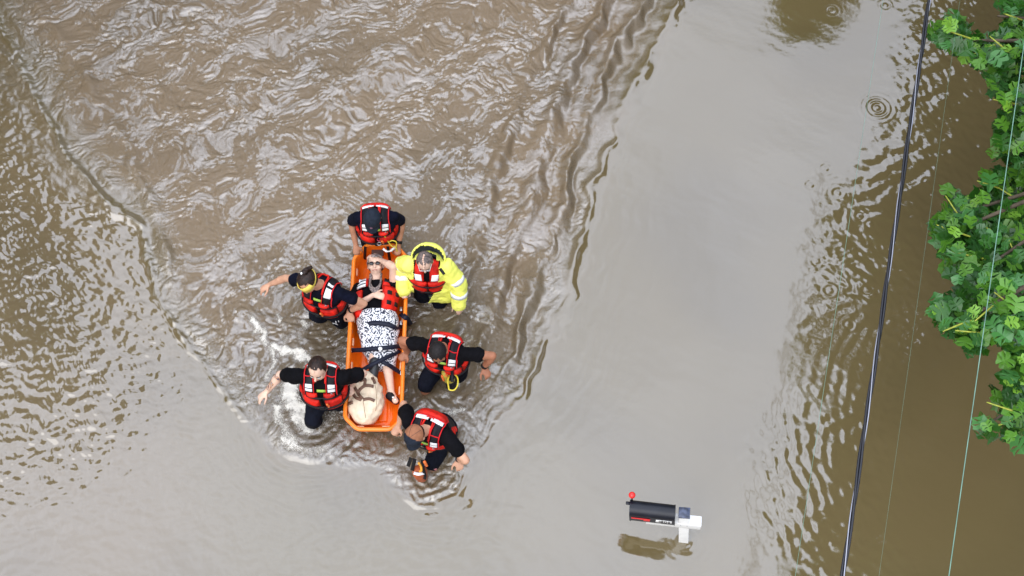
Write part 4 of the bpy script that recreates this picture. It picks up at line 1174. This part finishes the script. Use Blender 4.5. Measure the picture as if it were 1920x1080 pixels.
# her life vest, unzipped
ptn.bvh(.02)
bm = bmesh.new()
for sd_ in (-1, 1):
    a0, a1 = sorted((sd_*.07, sd_*.15)); ptn.slab(bm, ptn.over, a0, a1, 30, 130, .004, .030, 5, 12)
pv = obj('vest', bm, RED, ptn.root)
bm = bmesh.new(); ptn.slab(bm, ptn.cyl, 28, 88, -.34, -.09, .014, .055, 9, 8); obj('side_panel', bm, RED, pv)
bm = bmesh.new(); ptn.slab(bm, ptn.cyl, -98, -46, -.40, -.13, .010, .045, 9, 8); obj('side_panel', bm, RED, pv)
for th_, c_ in ((44, -.17), (66, -.17), (44, -.27), (66, -.27)):
    bm = bmesh.new(); ptn.slab(bm, ptn.cyl, th_-6, th_+6, c_-.02, c_+.02, .068, .006, 3, 3, False); obj('lash_tab', bm, BLACKF, pv)
bm = bmesh.new(); ptn.slab(bm, ptn.over, .085, .14, 45, 60, .03, .012, 3, 3, False); obj('buckle', bm, BLACKF, pv)
bm = bmesh.new(); ptn.slab(bm, ptn.over, -.165, -.09, 20, 62, .028, .012, 6, 6, False); obj('reflective_patch', bm, WHITER, pv)
bm = bmesh.new(); ptn.slab(bm, ptn.over, -.165, -.09, 30, 33, .040, .006, 3, 2, False); ptn.slab(bm, ptn.over, -.165, -.09, 46, 49, .040, .006, 3, 2, False); obj('patch_stripe', bm, BLACKF, pv)
# straps over her
def lift(px_, py_, z_): return P(px_, py_, z_)
strap('strap', [lift(672, 626, .16), lift(683, 612, .34), lift(700, 606, .385), lift(725, 608, .38), lift(742, 614, .33), lift(752, 612, .18)], .05, STRAPN, st)
strap('strap', [lift(659, 657, .21), lift(680, 656, .30), lift(700, 654, .345), lift(725, 652, .345), lift(742, 650, .30), lift(752, 650, .20)], .045, STRAPN, st)
strap('strap', [lift(658, 700, .22), lift(675, 696, .25), lift(695, 685, .32), lift(713, 676, .33), lift(730, 668, .30), lift(750, 658, .22)], .042, STRAPN, st)
strap('strap', [lift(712, 676, .325), lift(728, 684, .30), lift(742, 693, .22), lift(753, 700, .16)], .042, STRAPN, st)
strap('strap', [lift(752, 588, .20), lift(756, 592, .30), lift(763, 598, .29), lift(770, 609, .12)], .055, STRAPN, st)
for x, y in ((660, 657), (752, 650), (660, 700), (753, 700), (752, 580), (659, 622), (752, 606)):
    bm = bmesh.new(); box(bm, P(x, y, .20), (.03, .05, .03), None, .004); obj('strap_buckle', bm, METALB, st)
bm = bmesh.new(); ball(bm, P(713, 654, .365), (.022, .022, .012)); obj('strap_button', bm, WHITER, st)
for a_, b_ in (((685, 462), (684, 478)), ((727, 462), (731, 480))):
    strap('head_strap', [P(*a_, .42), P((a_[0]+b_[0])/2, (a_[1]+b_[1])/2+4, .30), P(b_[0], b_[1]+8, .15)], .03, BLACKF, st)

# ------------------------------------------------------------------ the bag at her feet
CREAM = mat('cream canvas', (.70, .58, .42), .75, noise=.14, nscale=9, bump=.010, bscale=16)
TANL = mat('brown leather strap', (.13, .065, .04), .6, noise=.2, nscale=20)
bag = empty('travel_bag', P(687, 765, .08)); tag(bag, 'stuffed cream canvas travel bag with brown straps lying at the foot end of the stretcher', 'bag')
bm = bmesh.new()
for (x, y, z_, r_) in ((684, 712, .24, (.11, .09, .08)), (688, 735, .25, (.16, .14, .11)), (687, 758, .25, (.18, .15, .12)), (686, 778, .23, (.14, .11, .10)), (670, 758, .24, (.10, .13, .09)), (704, 755, .24, (.09, .16, .09)), (676, 712, .25, (.07, .06, .06)), (700, 716, .24, (.06, .06, .06)), (668, 722, .24, (.06, .07, .06))):
    ball(bm, P(x, y, z_), r_, None, 20, 12)
bag_o = remeshed('bag_body', bm, CREAM, bag, .010, 3, .020, 9, 9)
bt = BVHTree.FromPolygons([v.co+bag.location for v in bag_o.data.vertices], [tuple(p.vertices) for p in bag_o.data.polygons])
def onbag(px_, py_, lift_=.006):
    o_ = CAM; d_ = (P(px_, py_, 0)-CAM).normalized(); h, n_, _, _ = bt.ray_cast(o_, d_)
    return (h+n_*lift_) if h is not None else P(px_, py_, .3)
for pts in ([(672, 735), (684, 724), (700, 725)], [(666, 727), (673, 740), (680, 748)], [(659, 734), (668, 746), (678, 750)], [(681, 750), (692, 748), (702, 752)], [(676, 716), (684, 712), (684, 724)], [(653, 758), (662, 755)], [(698, 708), (703, 720)]):
    dens = catmull([Vector((a, b_, 0)) for a, b_ in pts], 4); strap('bag_strap', [onbag(q.x, q.y) for q in dens], .030, TANL, bag)
bm = bmesh.new(); tube(bm, [onbag(681+.5*k, 752+3.5*k, .003) for k in range(10)], .003, 5); tube(bm, [onbag(703+3*math.sin(k*.35), 722+6*k, .002) for k in range(9)], .003, 5); obj('seam', bm, mat('tan seam', (.40, .29, .18), .7), bag)

# ------------------------------------------------------------------ the six rescuers
GR = 'rescuers wading round the stretcher'
def ground_leg(g, side, fwd=.02, spread=.03, bend=0.0, **kw):
    Hp = g.W(side*.092, 0, -.53); sh = Vector((0, 0, 1)).cross(Vector((g.f.x, g.f.y, 0)).normalized()); fh = Vector((g.f.x, g.f.y, 0)).normalized()
    K = Vector((Hp.x, Hp.y, 0))+fh*(fwd+bend)+sh*side*spread; K.z = -.16+bend*.5
    A = Vector((K.x, K.y, -.55))+fh*(fwd*.3-bend*.6)
    g.leg(side, K, A, A+fh*.18+Vector((0, 0, -.04)), **kw)

# top: cap, head bowed, both hands on the head end
a = Fig('rescuer in dark cap gripping the head end of the orange stretcher with both hands', P(703, 404, .80), (0.02, -1), lean=R(8), head=(-.05, .62, 1), group=GR, skin_m=SK_TAN, girth=1.04)
a.make_head(look=(-.1, 1, 0)); a.arm(-1, P(667, 459, .33), pole=(.3, -1, 0), grip=True, palm=(0, 0, -1), fdir=(.1, -1, -.3)); a.arm(1, P(747, 460, .33), pole=(.3, -1, 0), grip=True, palm=(0, 0, -1), fdir=(-.1, -1, -.3))
ground_leg(a, -1); ground_leg(a, 1); a.finish_body(); a.face_parts(); a.hair(BLACKH, front=.03, low=-.05)
a.shirt(NAVY, .66, 1); a.trousers(TROUS, 1.5, 3); a.vest_swift(cross=False); a.cap(CAPM, CAPM, badge=mat('cap crest', (.16, .07, .10), .6))
S, E, Wp = a.arms[1]; bm = bmesh.new(); tube(bm, [Wp.lerp(E, .14)+(Wp-E).normalized()*q for q in (-.015, .0, .015)], .036, 14); obj('wristwatch', bm, BLACKF, a.root)
bm = bmesh.new(); tube(bm, catmull([P(715, 434, .62), P(722, 444, .55), P(733, 460, .42), P(742, 463, .40), P(743, 454, .46), P(735, 451, .48), P(728, 455, .45)], 6), .0065, 7); tube(bm, catmull([P(742, 462, .40), P(744, 470, .34), P(748, 474, .29)], 5), .0065, 7)
obj('rescue_cord', bm, YELR, a.root)
bm = bmesh.new(); tube(bm, [P(718, 466, .36), P(724, 471, .34), P(733, 470, .34), P(741, 463, .36)], .014, 8); obj('white_cuff', bm, WHITER, a.root)
for x, y in ((711, 449), (711, 457)):
    bm = bmesh.new(); tube(bm, [P(x, y, .50)+Vector((math.cos(t_)*.020, math.sin(t_)*.018, 0)) for t_ in [2*math.pi*k/14 for k in range(14)]], .006, 6, closed=True); obj('vest_ring', bm, mat('pink ring', (.45, .05, .10), .4) if y == 449 else METALB, a.root)

# left upper: yellow headband, topknot, right arm stretched out
b1 = Fig('rescuer with yellow headband and tied brown hair, one arm stretched out', P(601, 534, .80), (-.36, -.94), lean=R(4), head=(-.42, .42, 1), group=GR, skin_m=SK_MID, sc=1.06)
b1.make_head(look=(-.10, 1, 0)); b1.arm(-1, P(506, 533, .36), pole=(.2, -.5, .2), palm=(.1, -.3, -1), fdir=(-.8, -.35, -.35)); b1.arm(1, P(654, 583, .34), pole=(1, -.3, .1), grip=True, palm=(0, 0, -1), fdir=(.25, -.8, -.3))
ground_leg(b1, -1, .05, .05); ground_leg(b1, 1, .0, .05); b1.finish_body(); b1.face_parts(); b1.hair(BROWNH, front=.045, low=-.06, thick=.016)
b1.shirt(NAVY, .48, 21); b1.trousers(TROUS, 1.5, 23, r=1.12); b1.vest_swift(red_back=False, cross=False, big_patch=1)
bm = bmesh.new(); k_ = []
for i in range(26):
    t_ = 2*math.pi*i/26; z_ = .030+.004*math.cos(t_)
    k_.append((t_, z_))
for (dz, gr) in ((-.024, 1.06), (-.010, 1.10), (.006, 1.10), (.020, 1.05)):
    pass
lo_, hi_ = [], []
for t_, z_ in k_:
    for lst, dz, gr in ((lo_, -.026, 1.08), (hi_, .050, .86)):
        lst.append(b1.Q(math.sin(t_)*.092*gr, -.012+math.cos(t_)*.110*gr, z_+dz*(.60+.40*math.cos(t_))))
lv = [bm.verts.new(q) for q in lo_]; hv_ = [bm.verts.new(q) for q in hi_]
for i in range(26): bm.faces.new((lv[i], lv[(i+1) % 26], hv_[(i+1) % 26], hv_[i]))
hb_ = obj('headband', bm, mat('yellow headband cloth', (.78, .60, .10), .7, noise=.1, nscale=30), b1.root); q_ = hb_.modifiers.new('t', 'SOLIDIFY'); q_.thickness = .006
bm = bmesh.new(); ball(bm, b1.Q(.01, -.075, .105), (.036, .032, .034), b1.HM); cone(bm, b1.Q(.012, -.10, .10), b1.Q(.03, -.135, .06), .026, .020); remeshed('ponytail', bm, BROWNH, b1.root, .006, 2, .006, 30, 2)
bm = bmesh.new(); ball(bm, b1.Q(.0, -.062, .130), (.012, .014, .010), b1.HM); obj('hair_tie', bm, WHITER, b1.root)
S, E, Wp = b1.arms[1]; bm = bmesh.new(); tube(bm, [Wp.lerp(E, .16)+(Wp-E).normalized()*q for q in (-.010, .010)], .034, 14); obj('wristband', bm, BLACKF, b1.root)
# white print on the thigh
tr_ = [o for o in b1.root.children if o.name.startswith('trousers')][0]
tt_ = BVHTree.FromPolygons([v.co+b1.root.location for v in tr_.data.vertices], [tuple(p.vertices) for p in tr_.data.polygons])
bm = bmesh.new()
for x, y, w_, h_ in ((625, 606, .008, .04), (630, 604, .008, .045), (635, 602, .008, .04), (630, 607, .05, .008)):
    hh_, nn_, _, _ = tt_.ray_cast(CAM, (P(x, y, 0)-CAM).normalized())
    if hh_ is not None: box(bm, hh_+nn_*.004, (w_, h_, .004), nn_.to_track_quat('Z', 'Y').to_matrix())
obj('trouser_print', bm, WHITER, b1.root)

# left lower: tattooed arm, hair tied back, striding
c1 = Fig('rescuer with tattooed forearm and parted dark hair striding through foam at the lower left', P(601, 702, .82), (-.04, -1), lean=R(-1), head=(-.02, .18, 1), group=GR, skin_m=SK_PALE, girth=1.02, sc=1.07)
c1.make_head(look=(-.12, 1, 0)); c1.arm(-1, P(501, 733, .38), pole=(.3, -.6, .1), palm=(.2, -.3, -1), fdir=(-.7, -.55, -.3), r=1.1); c1.arm(1, P(655, 722, .34), pole=(1, -.5, .2), grip=True, palm=(0, 0, -1), fdir=(.3, -.8, -.3))
Hp = c1.W(-.092, 0, -.53); K = P(586, 785, .12); c1.leg(-1, K, Vector((K.x, K.y+.10, -.52))); ground_leg(c1, 1, -.10, .0)
c1.finish_body(); c1.face_parts(); c1.hair(BROWNH, front=.04, low=-.05, parting=True)
bm = bmesh.new(); tube(bm, [c1.Q(-.004, .072-.02*j, .085+.022*math.sin(min(j, 4)*.4)) for j in range(5)], .003, 5); obj('hair_parting', bm, SK_PALE, c1.root)
c1.shirt(BLACKC, .66, 31, sr=.078); c1.trousers(TROUS, 1.6, 33, r=1.05); c1.vest_swift()
S, E, Wp = c1.arms[-1]
TAT = mat('tattooed skin', (.62, .45, .36), .5); n, l = TAT.node_tree.nodes, TAT.node_tree.links
tcx = n.new('ShaderNodeTexCoord'); vo = n.new('ShaderNodeTexNoise'); vo.inputs['Scale'].default_value = 22; vo.inputs['Detail'].default_value = 4; vo.inputs['Distortion'].default_value = 1.5; l.new(tcx.outputs['Object'], vo.inputs['Vector'])
rp = n.new('ShaderNodeValToRGB'); els = rp.color_ramp.elements; els[0].position = .36; els[0].color = (.06, .07, .09, 1); els[1].position = .62; els[1].color = (.60, .40, .30, 1)
for p_, c_ in ((.44, (.30, .13, .10, 1)), (.50, (.62, .30, .12, 1)), (.55, (.16, .14, .15, 1))):
    e_ = els.new(p_); e_.color = c_
l.new(vo.outputs['Fac'], rp.inputs[0]); l.new(rp.outputs[0], n['Principled BSDF'].inputs['Base Color'])
bm = bmesh.new(); A_ = E.lerp(Wp, .02); B_ = E.lerp(Wp, .86)
tube(bm, [A_.lerp(B_, k/10) for k in range(11)], [(.0445 if k < 4 else .0475-.0018*(k-1)) for k in range(11)], 16); obj('tattoo', bm, TAT, c1.root)

# right top: yellow jacket over the shoulders
d1 = Fig('rescuer in loose fluorescent yellow jacket and glasses over a red life vest', P(801, 493, .80), (-.05, -1), lean=R(4), head=(-.05, .40, 1), group=GR, skin_m=SK_PALE, sc=.97)
d1.make_head(look=(.02, 1, 0)); d1.arm(-1, P(759, 540, .36), pole=(.25, -1, 0), grip=True, palm=(0, 0, -1), fdir=(-.1, -.9, -.4)); d1.arm(1, P(859, 566, .28), pole=(.9, -.4, .2), palm=(0, 0, -1), fdir=(.15, -.8, -.5))
ground_leg(d1, -1, .02, .0); ground_leg(d1, 1, .10, .02); d1.finish_body(); d1.face_parts(); d1.hair(GREYH, front=.035, low=-.05, parting=True)
bm = bmesh.new()
for sd_ in (-1, 1): tube(bm, [d1.Q(sd_*.031+math.cos(t_)*.021, .090, .006+math.sin(t_)*.016) for t_ in [2*math.pi*k/14 for k in range(14)]], .0028, 5, closed=True)
tube(bm, [d1.Q(-.010, .094, .008), d1.Q(.010, .094, .008)], .0028, 5)
for sd_ in (-1, 1): tube(bm, [d1.Q(sd_*.052, .088, .010), d1.Q(sd_*.078, .0, .008)], .0028, 5)
obj('glasses', bm, SILVER, d1.root)
bm = bmesh.new()
for j in range(7): ball(bm, d1.Q(.016*math.sin(j*1.2)*.3, .066-.022*j, .100+.016*math.sin(j*.5)), (.010, .012, .008), d1.HM, 8, 6)
obj('braid_parting', bm, SK_PALE, d1.root)
d1.shirt(BLACKC, .5, 41); d1.trousers(TROUS, 1.5, 43); d1.bvh()
bm = bmesh.new()
for sd_ in (-1, 1):
    a0, a1 = sorted((sd_*.03, sd_*.125)); d1.slab(bm, d1.over, a0, a1, 6, 100, .003, .034, 7, 14)
    a0, a1 = sorted((sd_*2, sd_*80)); d1.slab(bm, d1.cyl, a0, a1, -.44, -.17, .003, .042, 10, 9)
dv = obj('vest', bm, RED, d1.root)
for sd_ in (-1, 1):
    a0, a1 = sorted((sd_*.045, sd_*.112)); bm = bmesh.new(); d1.slab(bm, d1.over, a0, a1, 18, 46, .036, .006, 4, 6, False, skew=sd_*.01); obj('reflective_patch', bm, WHITER, dv)
for c_ in (-.22, -.37):
    bm = bmesh.new(); d1.slab(bm, d1.cyl, -70, 70, c_-.008, c_+.008, .044, .005, 20, 2, False); sb_ = obj('belt', bm, BLACKF, dv)
    bm = bmesh.new(); d1.slab(bm, d1.cyl, -10, 10, c_-.015, c_+.015, .047, .010, 4, 3); obj('buckle', bm, BLACKF, dv)
bm = bmesh.new(); d1.line(bm, d1.cyl, [(0, -.44), (0, -.35), (0, -.25), (0, -.17)], .044, .004); obj('zipper', bm, BLACKF, dv)
# jacket: sleeves, back and flaps melted together, open down the front
bm = bmesh.new()
d1.loft(bm, [(-.66, .235, .175, 0), (-.62, .24, .18, 0), (-.5, .235, .175, 0), (-.35, .225, .165, 0), (-.2, .225, .155, 0), (-.1, .222, .142, -.01), (-.03, .175, .12, -.02), (.015, .10, .09, -.03), (.03, .07, .07, -.03)], 30)
cone(bm, d1.W(.15, .07, -.28), d1.W(.20, .10, -.62), .085, .11, flat=(d1.f, .6)); cone(bm, d1.W(.10, .12, -.40), d1.W(.12, .13, -.60), .06, .085, flat=(d1.f, .5))
for sd_, (S, E, Wp) in d1.arms.items():
    out_ = d1.s*sd_*.01
    cone(bm, S+out_, E+out_, .088, .082); cone(bm, E+out_, Wp.lerp(E, .10)+out_, .084, .074); cone(bm, Wp.lerp(E, .12)+out_, Wp+(Wp-E).normalized()*.02+out_, .074, .076)
def open_front(co):
    q = co-d1.N; a_, b_, c_ = q.dot(d1.s), q.dot(d1.f), q.dot(d1.u)
    if b_ > -.02 and c_ < .08 and -.130-.06*max(0, -c_-.1) < a_ < .105-.30*max(0, -c_-.22): return False
    if c_ > -.03 and abs(a_) < .085 and b_ > -.09: return False
    if c_ < -.64: return False
    if c_ < -.48 and a_ < -.02 : return False
    return True
jk = remeshed('jacket', bm, [YEL, LINING], d1.root, .011, 2, .020, 8, 4, keep=open_front, solid=.007)
bm = bmesh.new(); r_s = bmesh.ops.create_uvsphere(bm, u_segments=30, v_segments=20, radius=1.0); kill = []
for v in r_s['verts']:
    dvv = v.co.normalized()
    if dvv.y*.75+dvv.z*.62 > .18+.10*math.sin(dvv.x*3): kill.append(v)
    v.co = d1.W(dvv.x*.165+.012, dvv.y*.145-.035, dvv.z*.135+.060)*1.0+Vector((0, 0, 0))+d1.u*.012*mnoise.noise(dvv*4)
bmesh.ops.delete(bm, geom=kill, context='VERTS')
hd = obj('hood', bm, [YEL, LINING], jk); q_ = hd.modifiers.new('t', 'SOLIDIFY'); q_.thickness = .018; q_.offset = 1; q_.material_offset = 1; q_.use_rim = True; q_.material_offset_rim = 0
for v_ in ():
    pass
def band(name, a_, b_, r_, w_, m, parent):
    bm = bmesh.new(); ax = (b_-a_).normalized(); q = [a_.lerp(b_, .5)+ax*w_*t_ for t_ in (-.5, 0, .5)]; tube(bm, q, r_, 18); return obj(name, bm, m, parent)
for sd_, (S, E, Wp) in d1.arms.items():
    out_ = d1.s*sd_*.01
    band('reflective_band', E.lerp(Wp, .45)+out_, E.lerp(Wp, .62)+out_, .089, .05, SILVER, jk)
    band('reflective_band', S.lerp(E, .68)+out_, S.lerp(E, .85)+out_, .093, .05, SILVER, jk)
bm = bmesh.new(); box(bm, P(829, 509, .90), (.028, .075, .02), Matrix.Rotation(.6, 3, 'Z'), .004); obj('collar_tab', bm, BLACKF, jk)

# right middle: short hair, arm out, throw bag at the waist
e1 = Fig('bare-headed rescuer with short black hair, holding the right rail, other arm outstretched', P(832, 652, .80), (-.24, -.97), lean=R(10), head=(-.08, .58, 1), group=GR, skin_m=SK_BROWN, girth=1.03, sc=1.05)
e1.make_head(look=(.12, 1, 0)); e1.arm(-1, P(764, 660, .34), pole=(1, -.2, .2), grip=True, palm=(0, 0, -1), fdir=(-.6, -.5, -.3), r=1.12); e1.arm(1, P(907, 688, .40), pole=(.7, -.3, .4), palm=(0, -.2, -1), fdir=(.45, -.7, -.4), r=1.12, curl=45)
K = P(797, 722, .12); e1.leg(-1, K, Vector((K.x, K.y-.02, -.52)), r=1.05); ground_leg(e1, 1, .02, .0)
e1.finish_body(); e1.face_parts(); e1.hair(BLACKH, front=.06, low=-.05, thick=.006)
e1.shirt(BLACKC, .48, 51, sr=.075); e1.trousers(TROUS, .86, 53, name='shorts', r=1.02); e1.vest_swift()
S, E, Wp = e1.arms[1]; band('wristwatch', Wp.lerp(E, .05), Wp.lerp(E, .20), .036, .035, BLACKF, e1.root)
bm = bmesh.new(); h_, n_ = e1.cyl(-96, -.40); ball(bm, h_+n_.normalized()*.03, (.028, .028, .035)); obj('cord_bundle', bm, mat('green yellow cord', (.30, .40, .05), .6, col2=(.02, .02, .02), nscale=60), e1.root)
tb = empty('throw_bag', P(844, 712, .30)); tag(tb, 'yellow throw bag with yellow wire carabiner hanging at the short-haired rescuer\'s waist', 'throw bag')
bm = bmesh.new(); cone(bm, P(843, 702, .42), P(846, 722, .18), .062, .058, 18); remeshed('bag_sleeve', bm, BLACKF, tb, .008, 2, .006, 14, 3)
bm = bmesh.new(); cone(bm, P(838, 700, .44), P(843, 708, .36), .060, .066, 18); remeshed('bag_mouth', bm, mat('mustard nylon', (.42, .34, .05), .5, noise=.15, nscale=20, bump=.004, bscale=40), tb, .008, 2, .006, 14, 4)
bm = bmesh.new(); pts = [P(x, y, .46) for x, y in ((845, 700), (852, 702), (858, 709), (858, 722), (852, 731), (843, 731), (841, 725), (840, 713))]; tube(bm, catmull(pts, 5, closed=True), .008, 8, closed=True); obj('carabiner', bm, mat('yellow anodised metal', (.72, .58, .05), .3), tb)
strap('tether', [P(846, 688, .60), P(848, 700, .52), P(848, 716, .47)], .032, BLACKF, tb)
bm = bmesh.new(); cone(bm, P(829, 705, .46), P(832, 713, .40), .014, .012, 8); obj('knife', bm, ORNT, tb)

# bottom: backward-looking cap, head bowed low
f1 = Fig('rescuer bent low in tan and black cap holding the foot end of stretcher', P(799, 806, .78), (-.36, -.93), lean=R(26), head=(-.22, .30, .95), group=GR, skin_m=SK_MID, girth=1.05, sc=1.04)
f1.make_head(look=(-.22, 1, 0)); f1.arm(-1, P(748, 797, .36), pole=(.2, -1, .2), grip=True, palm=(0, 0, -1), fdir=(-.5, -.8, -.3)); f1.arm(1, P(859, 860, .42), pole=(.9, .3, .5), palm=(0, -.1, -1), fdir=(.2, -.8, -.45), r=1.12, curl=45)
ground_leg(f1, -1, .0, .0); K = P(811, 868, .12); f1.leg(1, K, Vector((K.x, K.y+.04, -.52)), r=1.05)
f1.finish_body(); f1.face_parts(); f1.hair(BROWNH, front=.02, low=-.05, thick=.004)
f1.shirt(BLACKC, .56, 61, sr=.078); f1.trousers(TROUS, 1.0, 63, name='shorts', r=1.02); f1.vest_swift()
f1.cap(mat('tan cap cloth', (.30, .125, .065), .8, spec=.2, noise=.12, nscale=30, bump=.001, bscale=150), CAPM, size=1.03)
# black front panels of the cap
bm = bmesh.new(); r_s = bmesh.ops.create_uvsphere(bm, u_segments=36, v_segments=22, radius=1.0); kill = []
for v in r_s['verts']:
    dvv = v.co.normalized()
    if dvv.z < -.06 or dvv.y < -.12: kill.append(v)
    v.co = Vector((dvv.x*.0935, dvv.y*.112, dvv.z*.0985))
bmesh.ops.delete(bm, geom=kill, context='VERTS')
for v in bm.verts: v.co = f1.Q(v.co.x, v.co.y-.010, v.co.z+.030)
obj('cap_front', bm, CAPM, f1.root)
S, E, Wp = f1.arms[1]; band('wristwatch', Wp.lerp(E, .06), Wp.lerp(E, .20), .036, .030, BLACKF, f1.root)
bm = bmesh.new(); ball(bm, Wp.lerp(E, .12)+Vector((0, -.01, .034)), (.022, .022, .008)); obj('watch_face', bm, GLASSD, f1.root)
bm = bmesh.new(); box(bm, P(811, 876, .13), (.09, .05, .03), Matrix.Rotation(-.2, 3, 'Z'), .01); obj('shorts_patch', bm, mat('pale red patch', (.45, .16, .17), .6, noise=.4, nscale=40), f1.root)
for x0_, x1_ in (((771, 858), (765, 874)), ((778, 860), (773, 882))):
    strap('loose_strap', [P(*x0_, .50), P((x0_[0]+x1_[0])/2, (x0_[1]+x1_[1])/2, .40), P(*x1_, .30)], .036, BLACKF, f1.root)
ob = empty('rope_bag', P(789, 886, .15)); tag(ob, 'small orange rope bag with white rim hanging below the bent rescuer in the tan cap', 'rope bag')
bm = bmesh.new(); cone(bm, P(787, 884, .26), P(790, 893, .08), .072, .062, 18); remeshed('bag_sleeve', bm, mat('burnt orange nylon', (.42, .09, .025), .5, noise=.15, nscale=20, bump=.004, bscale=40), ob, .008, 2, .008, 14, 3)
strap('rim_tape', [P(776, 887, .335), P(785, 889, .36), P(795, 887, .335)], .028, WHITER, ob)
strap('tether', [P(792, 862, .52), P(793, 876, .42), P(797, 892, .30), P(796, 898, .22)], .030, BLACKF, ob)
bm = bmesh.new(); tube(bm, catmull([P(785, 868, .50), P(789, 874, .44), P(790, 882, .40), P(787, 884, .38)], 5), .012, 7); obj('rope', bm, mat('orange yellow rope', (.80, .36, .04), .5), ob)
bm = bmesh.new(); cone(bm, P(796, 866, .50), P(800, 873, .44), .016, .014, 8); obj('knife', bm, ORNT, ob)

# ------------------------------------------------------------------ mailbox on its white post
WP_ = mat('white painted timber', (.80, .79, .76), .45, noise=.04, nscale=12, bump=.0012, bscale=40)
MBK = mat('black enamelled steel', (.007, .008, .014), .34, spec=.4, noise=.25, nscale=8, bump=.0006, bscale=30)
mb = empty('mailbox', P(1282, 1010, 0)); tag(mb, 'black mailbox on a white post with cross arm standing in smooth flood water', 'mailbox')
foot = P(1282, 1009, 0); lean_v = Vector((-.095, .085, 1)).normalized()
axd = Vector((1, -.115, -.01)).normalized(); bk = lean_v.cross(axd).normalized(); lean_v2 = axd.cross(bk).normalized()
MM = Matrix((axd, bk, lean_v2)).transposed()
axp = (axd-lean_v*axd.dot(lean_v)).normalized(); Mp = Matrix((axp, lean_v.cross(axp).normalized(), lean_v)).transposed()
def mp(a_, b_, c_): return foot+lean_v*c_+axd*a_+bk*b_
bm = bmesh.new(); box(bm, mp(0, 0, .0), (.095, .095, 1.24), Mp, .004); obj('post', bm, WP_, mb)
bm = bmesh.new(); box(bm, mp(-.10, -.001, .43), (.52, .100, .10), MM, .004); obj('arm', bm, WP_, mb)
bm = bmesh.new(); box(bm, mp(-.305, 0, .488), (.36, .06, .016), MM, .003); obj('mounting_board', bm, WP_, mb)
bm = bmesh.new(); box(bm, mp(0, 0, .63), (.108, .108, .022), Mp, .004)
vs_ = [bm.verts.new(mp(sx_*.05, sy_*.05, .641)) for sx_, sy_ in ((-1, -1), (1, -1), (1, 1), (-1, 1))]; tp_ = bm.verts.new(mp(0, 0, .675))
for i in range(4): bm.faces.new((vs_[i], vs_[(i+1) % 4], tp_))
obj('post_cap', bm, mat('slate blue glossy cap', (.05, .06, .10), .2, noise=.5, nscale=25), mb)
bx0, bx1, hw, hs_ = -.515, -.085, .080, .095
def sect(a_, g_=0.0):
    pts = [(-hw-g_, 0-g_)]; pts += [(-(hw+g_)*math.cos(R(t_)), hs_+(hw+g_)*math.sin(R(t_))*.95) for t_ in range(0, 181, 12)]; pts += [(hw+g_, 0-g_)]
    return [mp(a_, b_, .498+c_) for b_, c_ in pts]
def extr(bm, secs):
    V_ = [[bm.verts.new(p) for p in s_] for s_ in secs]; m = len(V_[0])
    for a_, b_ in zip(V_[:-1], V_[1:]):
        for i in range(m): bm.faces.new((a_[i], a_[(i+1) % m], b_[(i+1) % m], b_[i]))
    bm.faces.new(list(reversed(V_[0]))); bm.faces.new(V_[-1])
bm = bmesh.new(); extr(bm, [sect(bx0+.012), sect(bx1-.006)]); bx_ = obj('box', bm, MBK, mb); bx_.modifiers.new('e', 'EDGE_SPLIT').split_angle = R(40)
bm = bmesh.new(); extr(bm, [sect(bx0, .004), sect(bx0+.016, .004)]); dr_ = obj('door', bm, MBK, mb); dr_.modifiers.new('e', 'EDGE_SPLIT').split_angle = R(40)
bm = bmesh.new(); extr(bm, [sect(bx1-.008, .003), sect(bx1, .003)]); rb_ = obj('rear_rim', bm, MBK, mb); rb_.modifiers.new('e', 'EDGE_SPLIT').split_angle = R(40)
bm = bmesh.new(); box(bm, mp(bx0-.018, .03, .64), (.04, .03, .02), MM, .005); obj('door_latch', bm, MBK, dr_)
bm = bmesh.new(); tube(bm, [mp(bx0+.02, .05, .64), mp(bx0+.018, .075, .69)], .008, 8); rf_ = obj('reflector_stem', bm, MBK, mb)
bm = bmesh.new(); ball(bm, mp(bx0+.018, .088, .705), (.033, .033, .030), None, 20, 14); obj('reflector_ball', bm, mat('red reflector', (.75, .03, .025), .15), rf_)
REDF = mat('red flag enamel', (.72, .02, .02), .4)
bm = bmesh.new(); box(bm, mp(bx0+.10, -hw-.006, .573), (.16, .005, .018), MM, .001); box(bm, mp(bx0+.165, -hw-.0065, .560), (.06, .005, .045), MM, .001); obj('flag', bm, REDF, mb)
bm = bmesh.new(); box(bm, mp(bx0+.325, -hw-.004, .563), (.15, .004, .050), MM, .001); pl_ = obj('number_plate', bm, WP_, mb)
SEG = {'1': 'bc', '8': 'abcdefg', '0': 'abcdef', '5': 'acdfg'}
bm = bmesh.new()
for i, chh in enumerate('1805'):
    cx_ = bx0+.325-.051+i*.034; hh, ww, tt = .036, .020, .006
    for sgm in SEG[chh]:
        ox, oz, sw, sh = {'a': (0, hh/2, ww, tt), 'd': (0, -hh/2, ww, tt), 'g': (0, 0, ww, tt), 'b': (ww/2, hh/4, tt, hh/2), 'c': (ww/2, -hh/4, tt, hh/2), 'f': (-ww/2, hh/4, tt, hh/2), 'e': (-ww/2, -hh/4, tt, hh/2)}[sgm]
        box(bm, mp(cx_+ox, -hw-.0072, .563+oz), (sw, .003, sh), MM)
obj('house_number', bm, BLACKF, pl_)
bm = bmesh.new()
for x in (-.03, .03): ball(bm, mp(x, -.0515, .44), (.006, .003, .006), MM, 8, 6)
obj('screws', bm, METALB, mb)
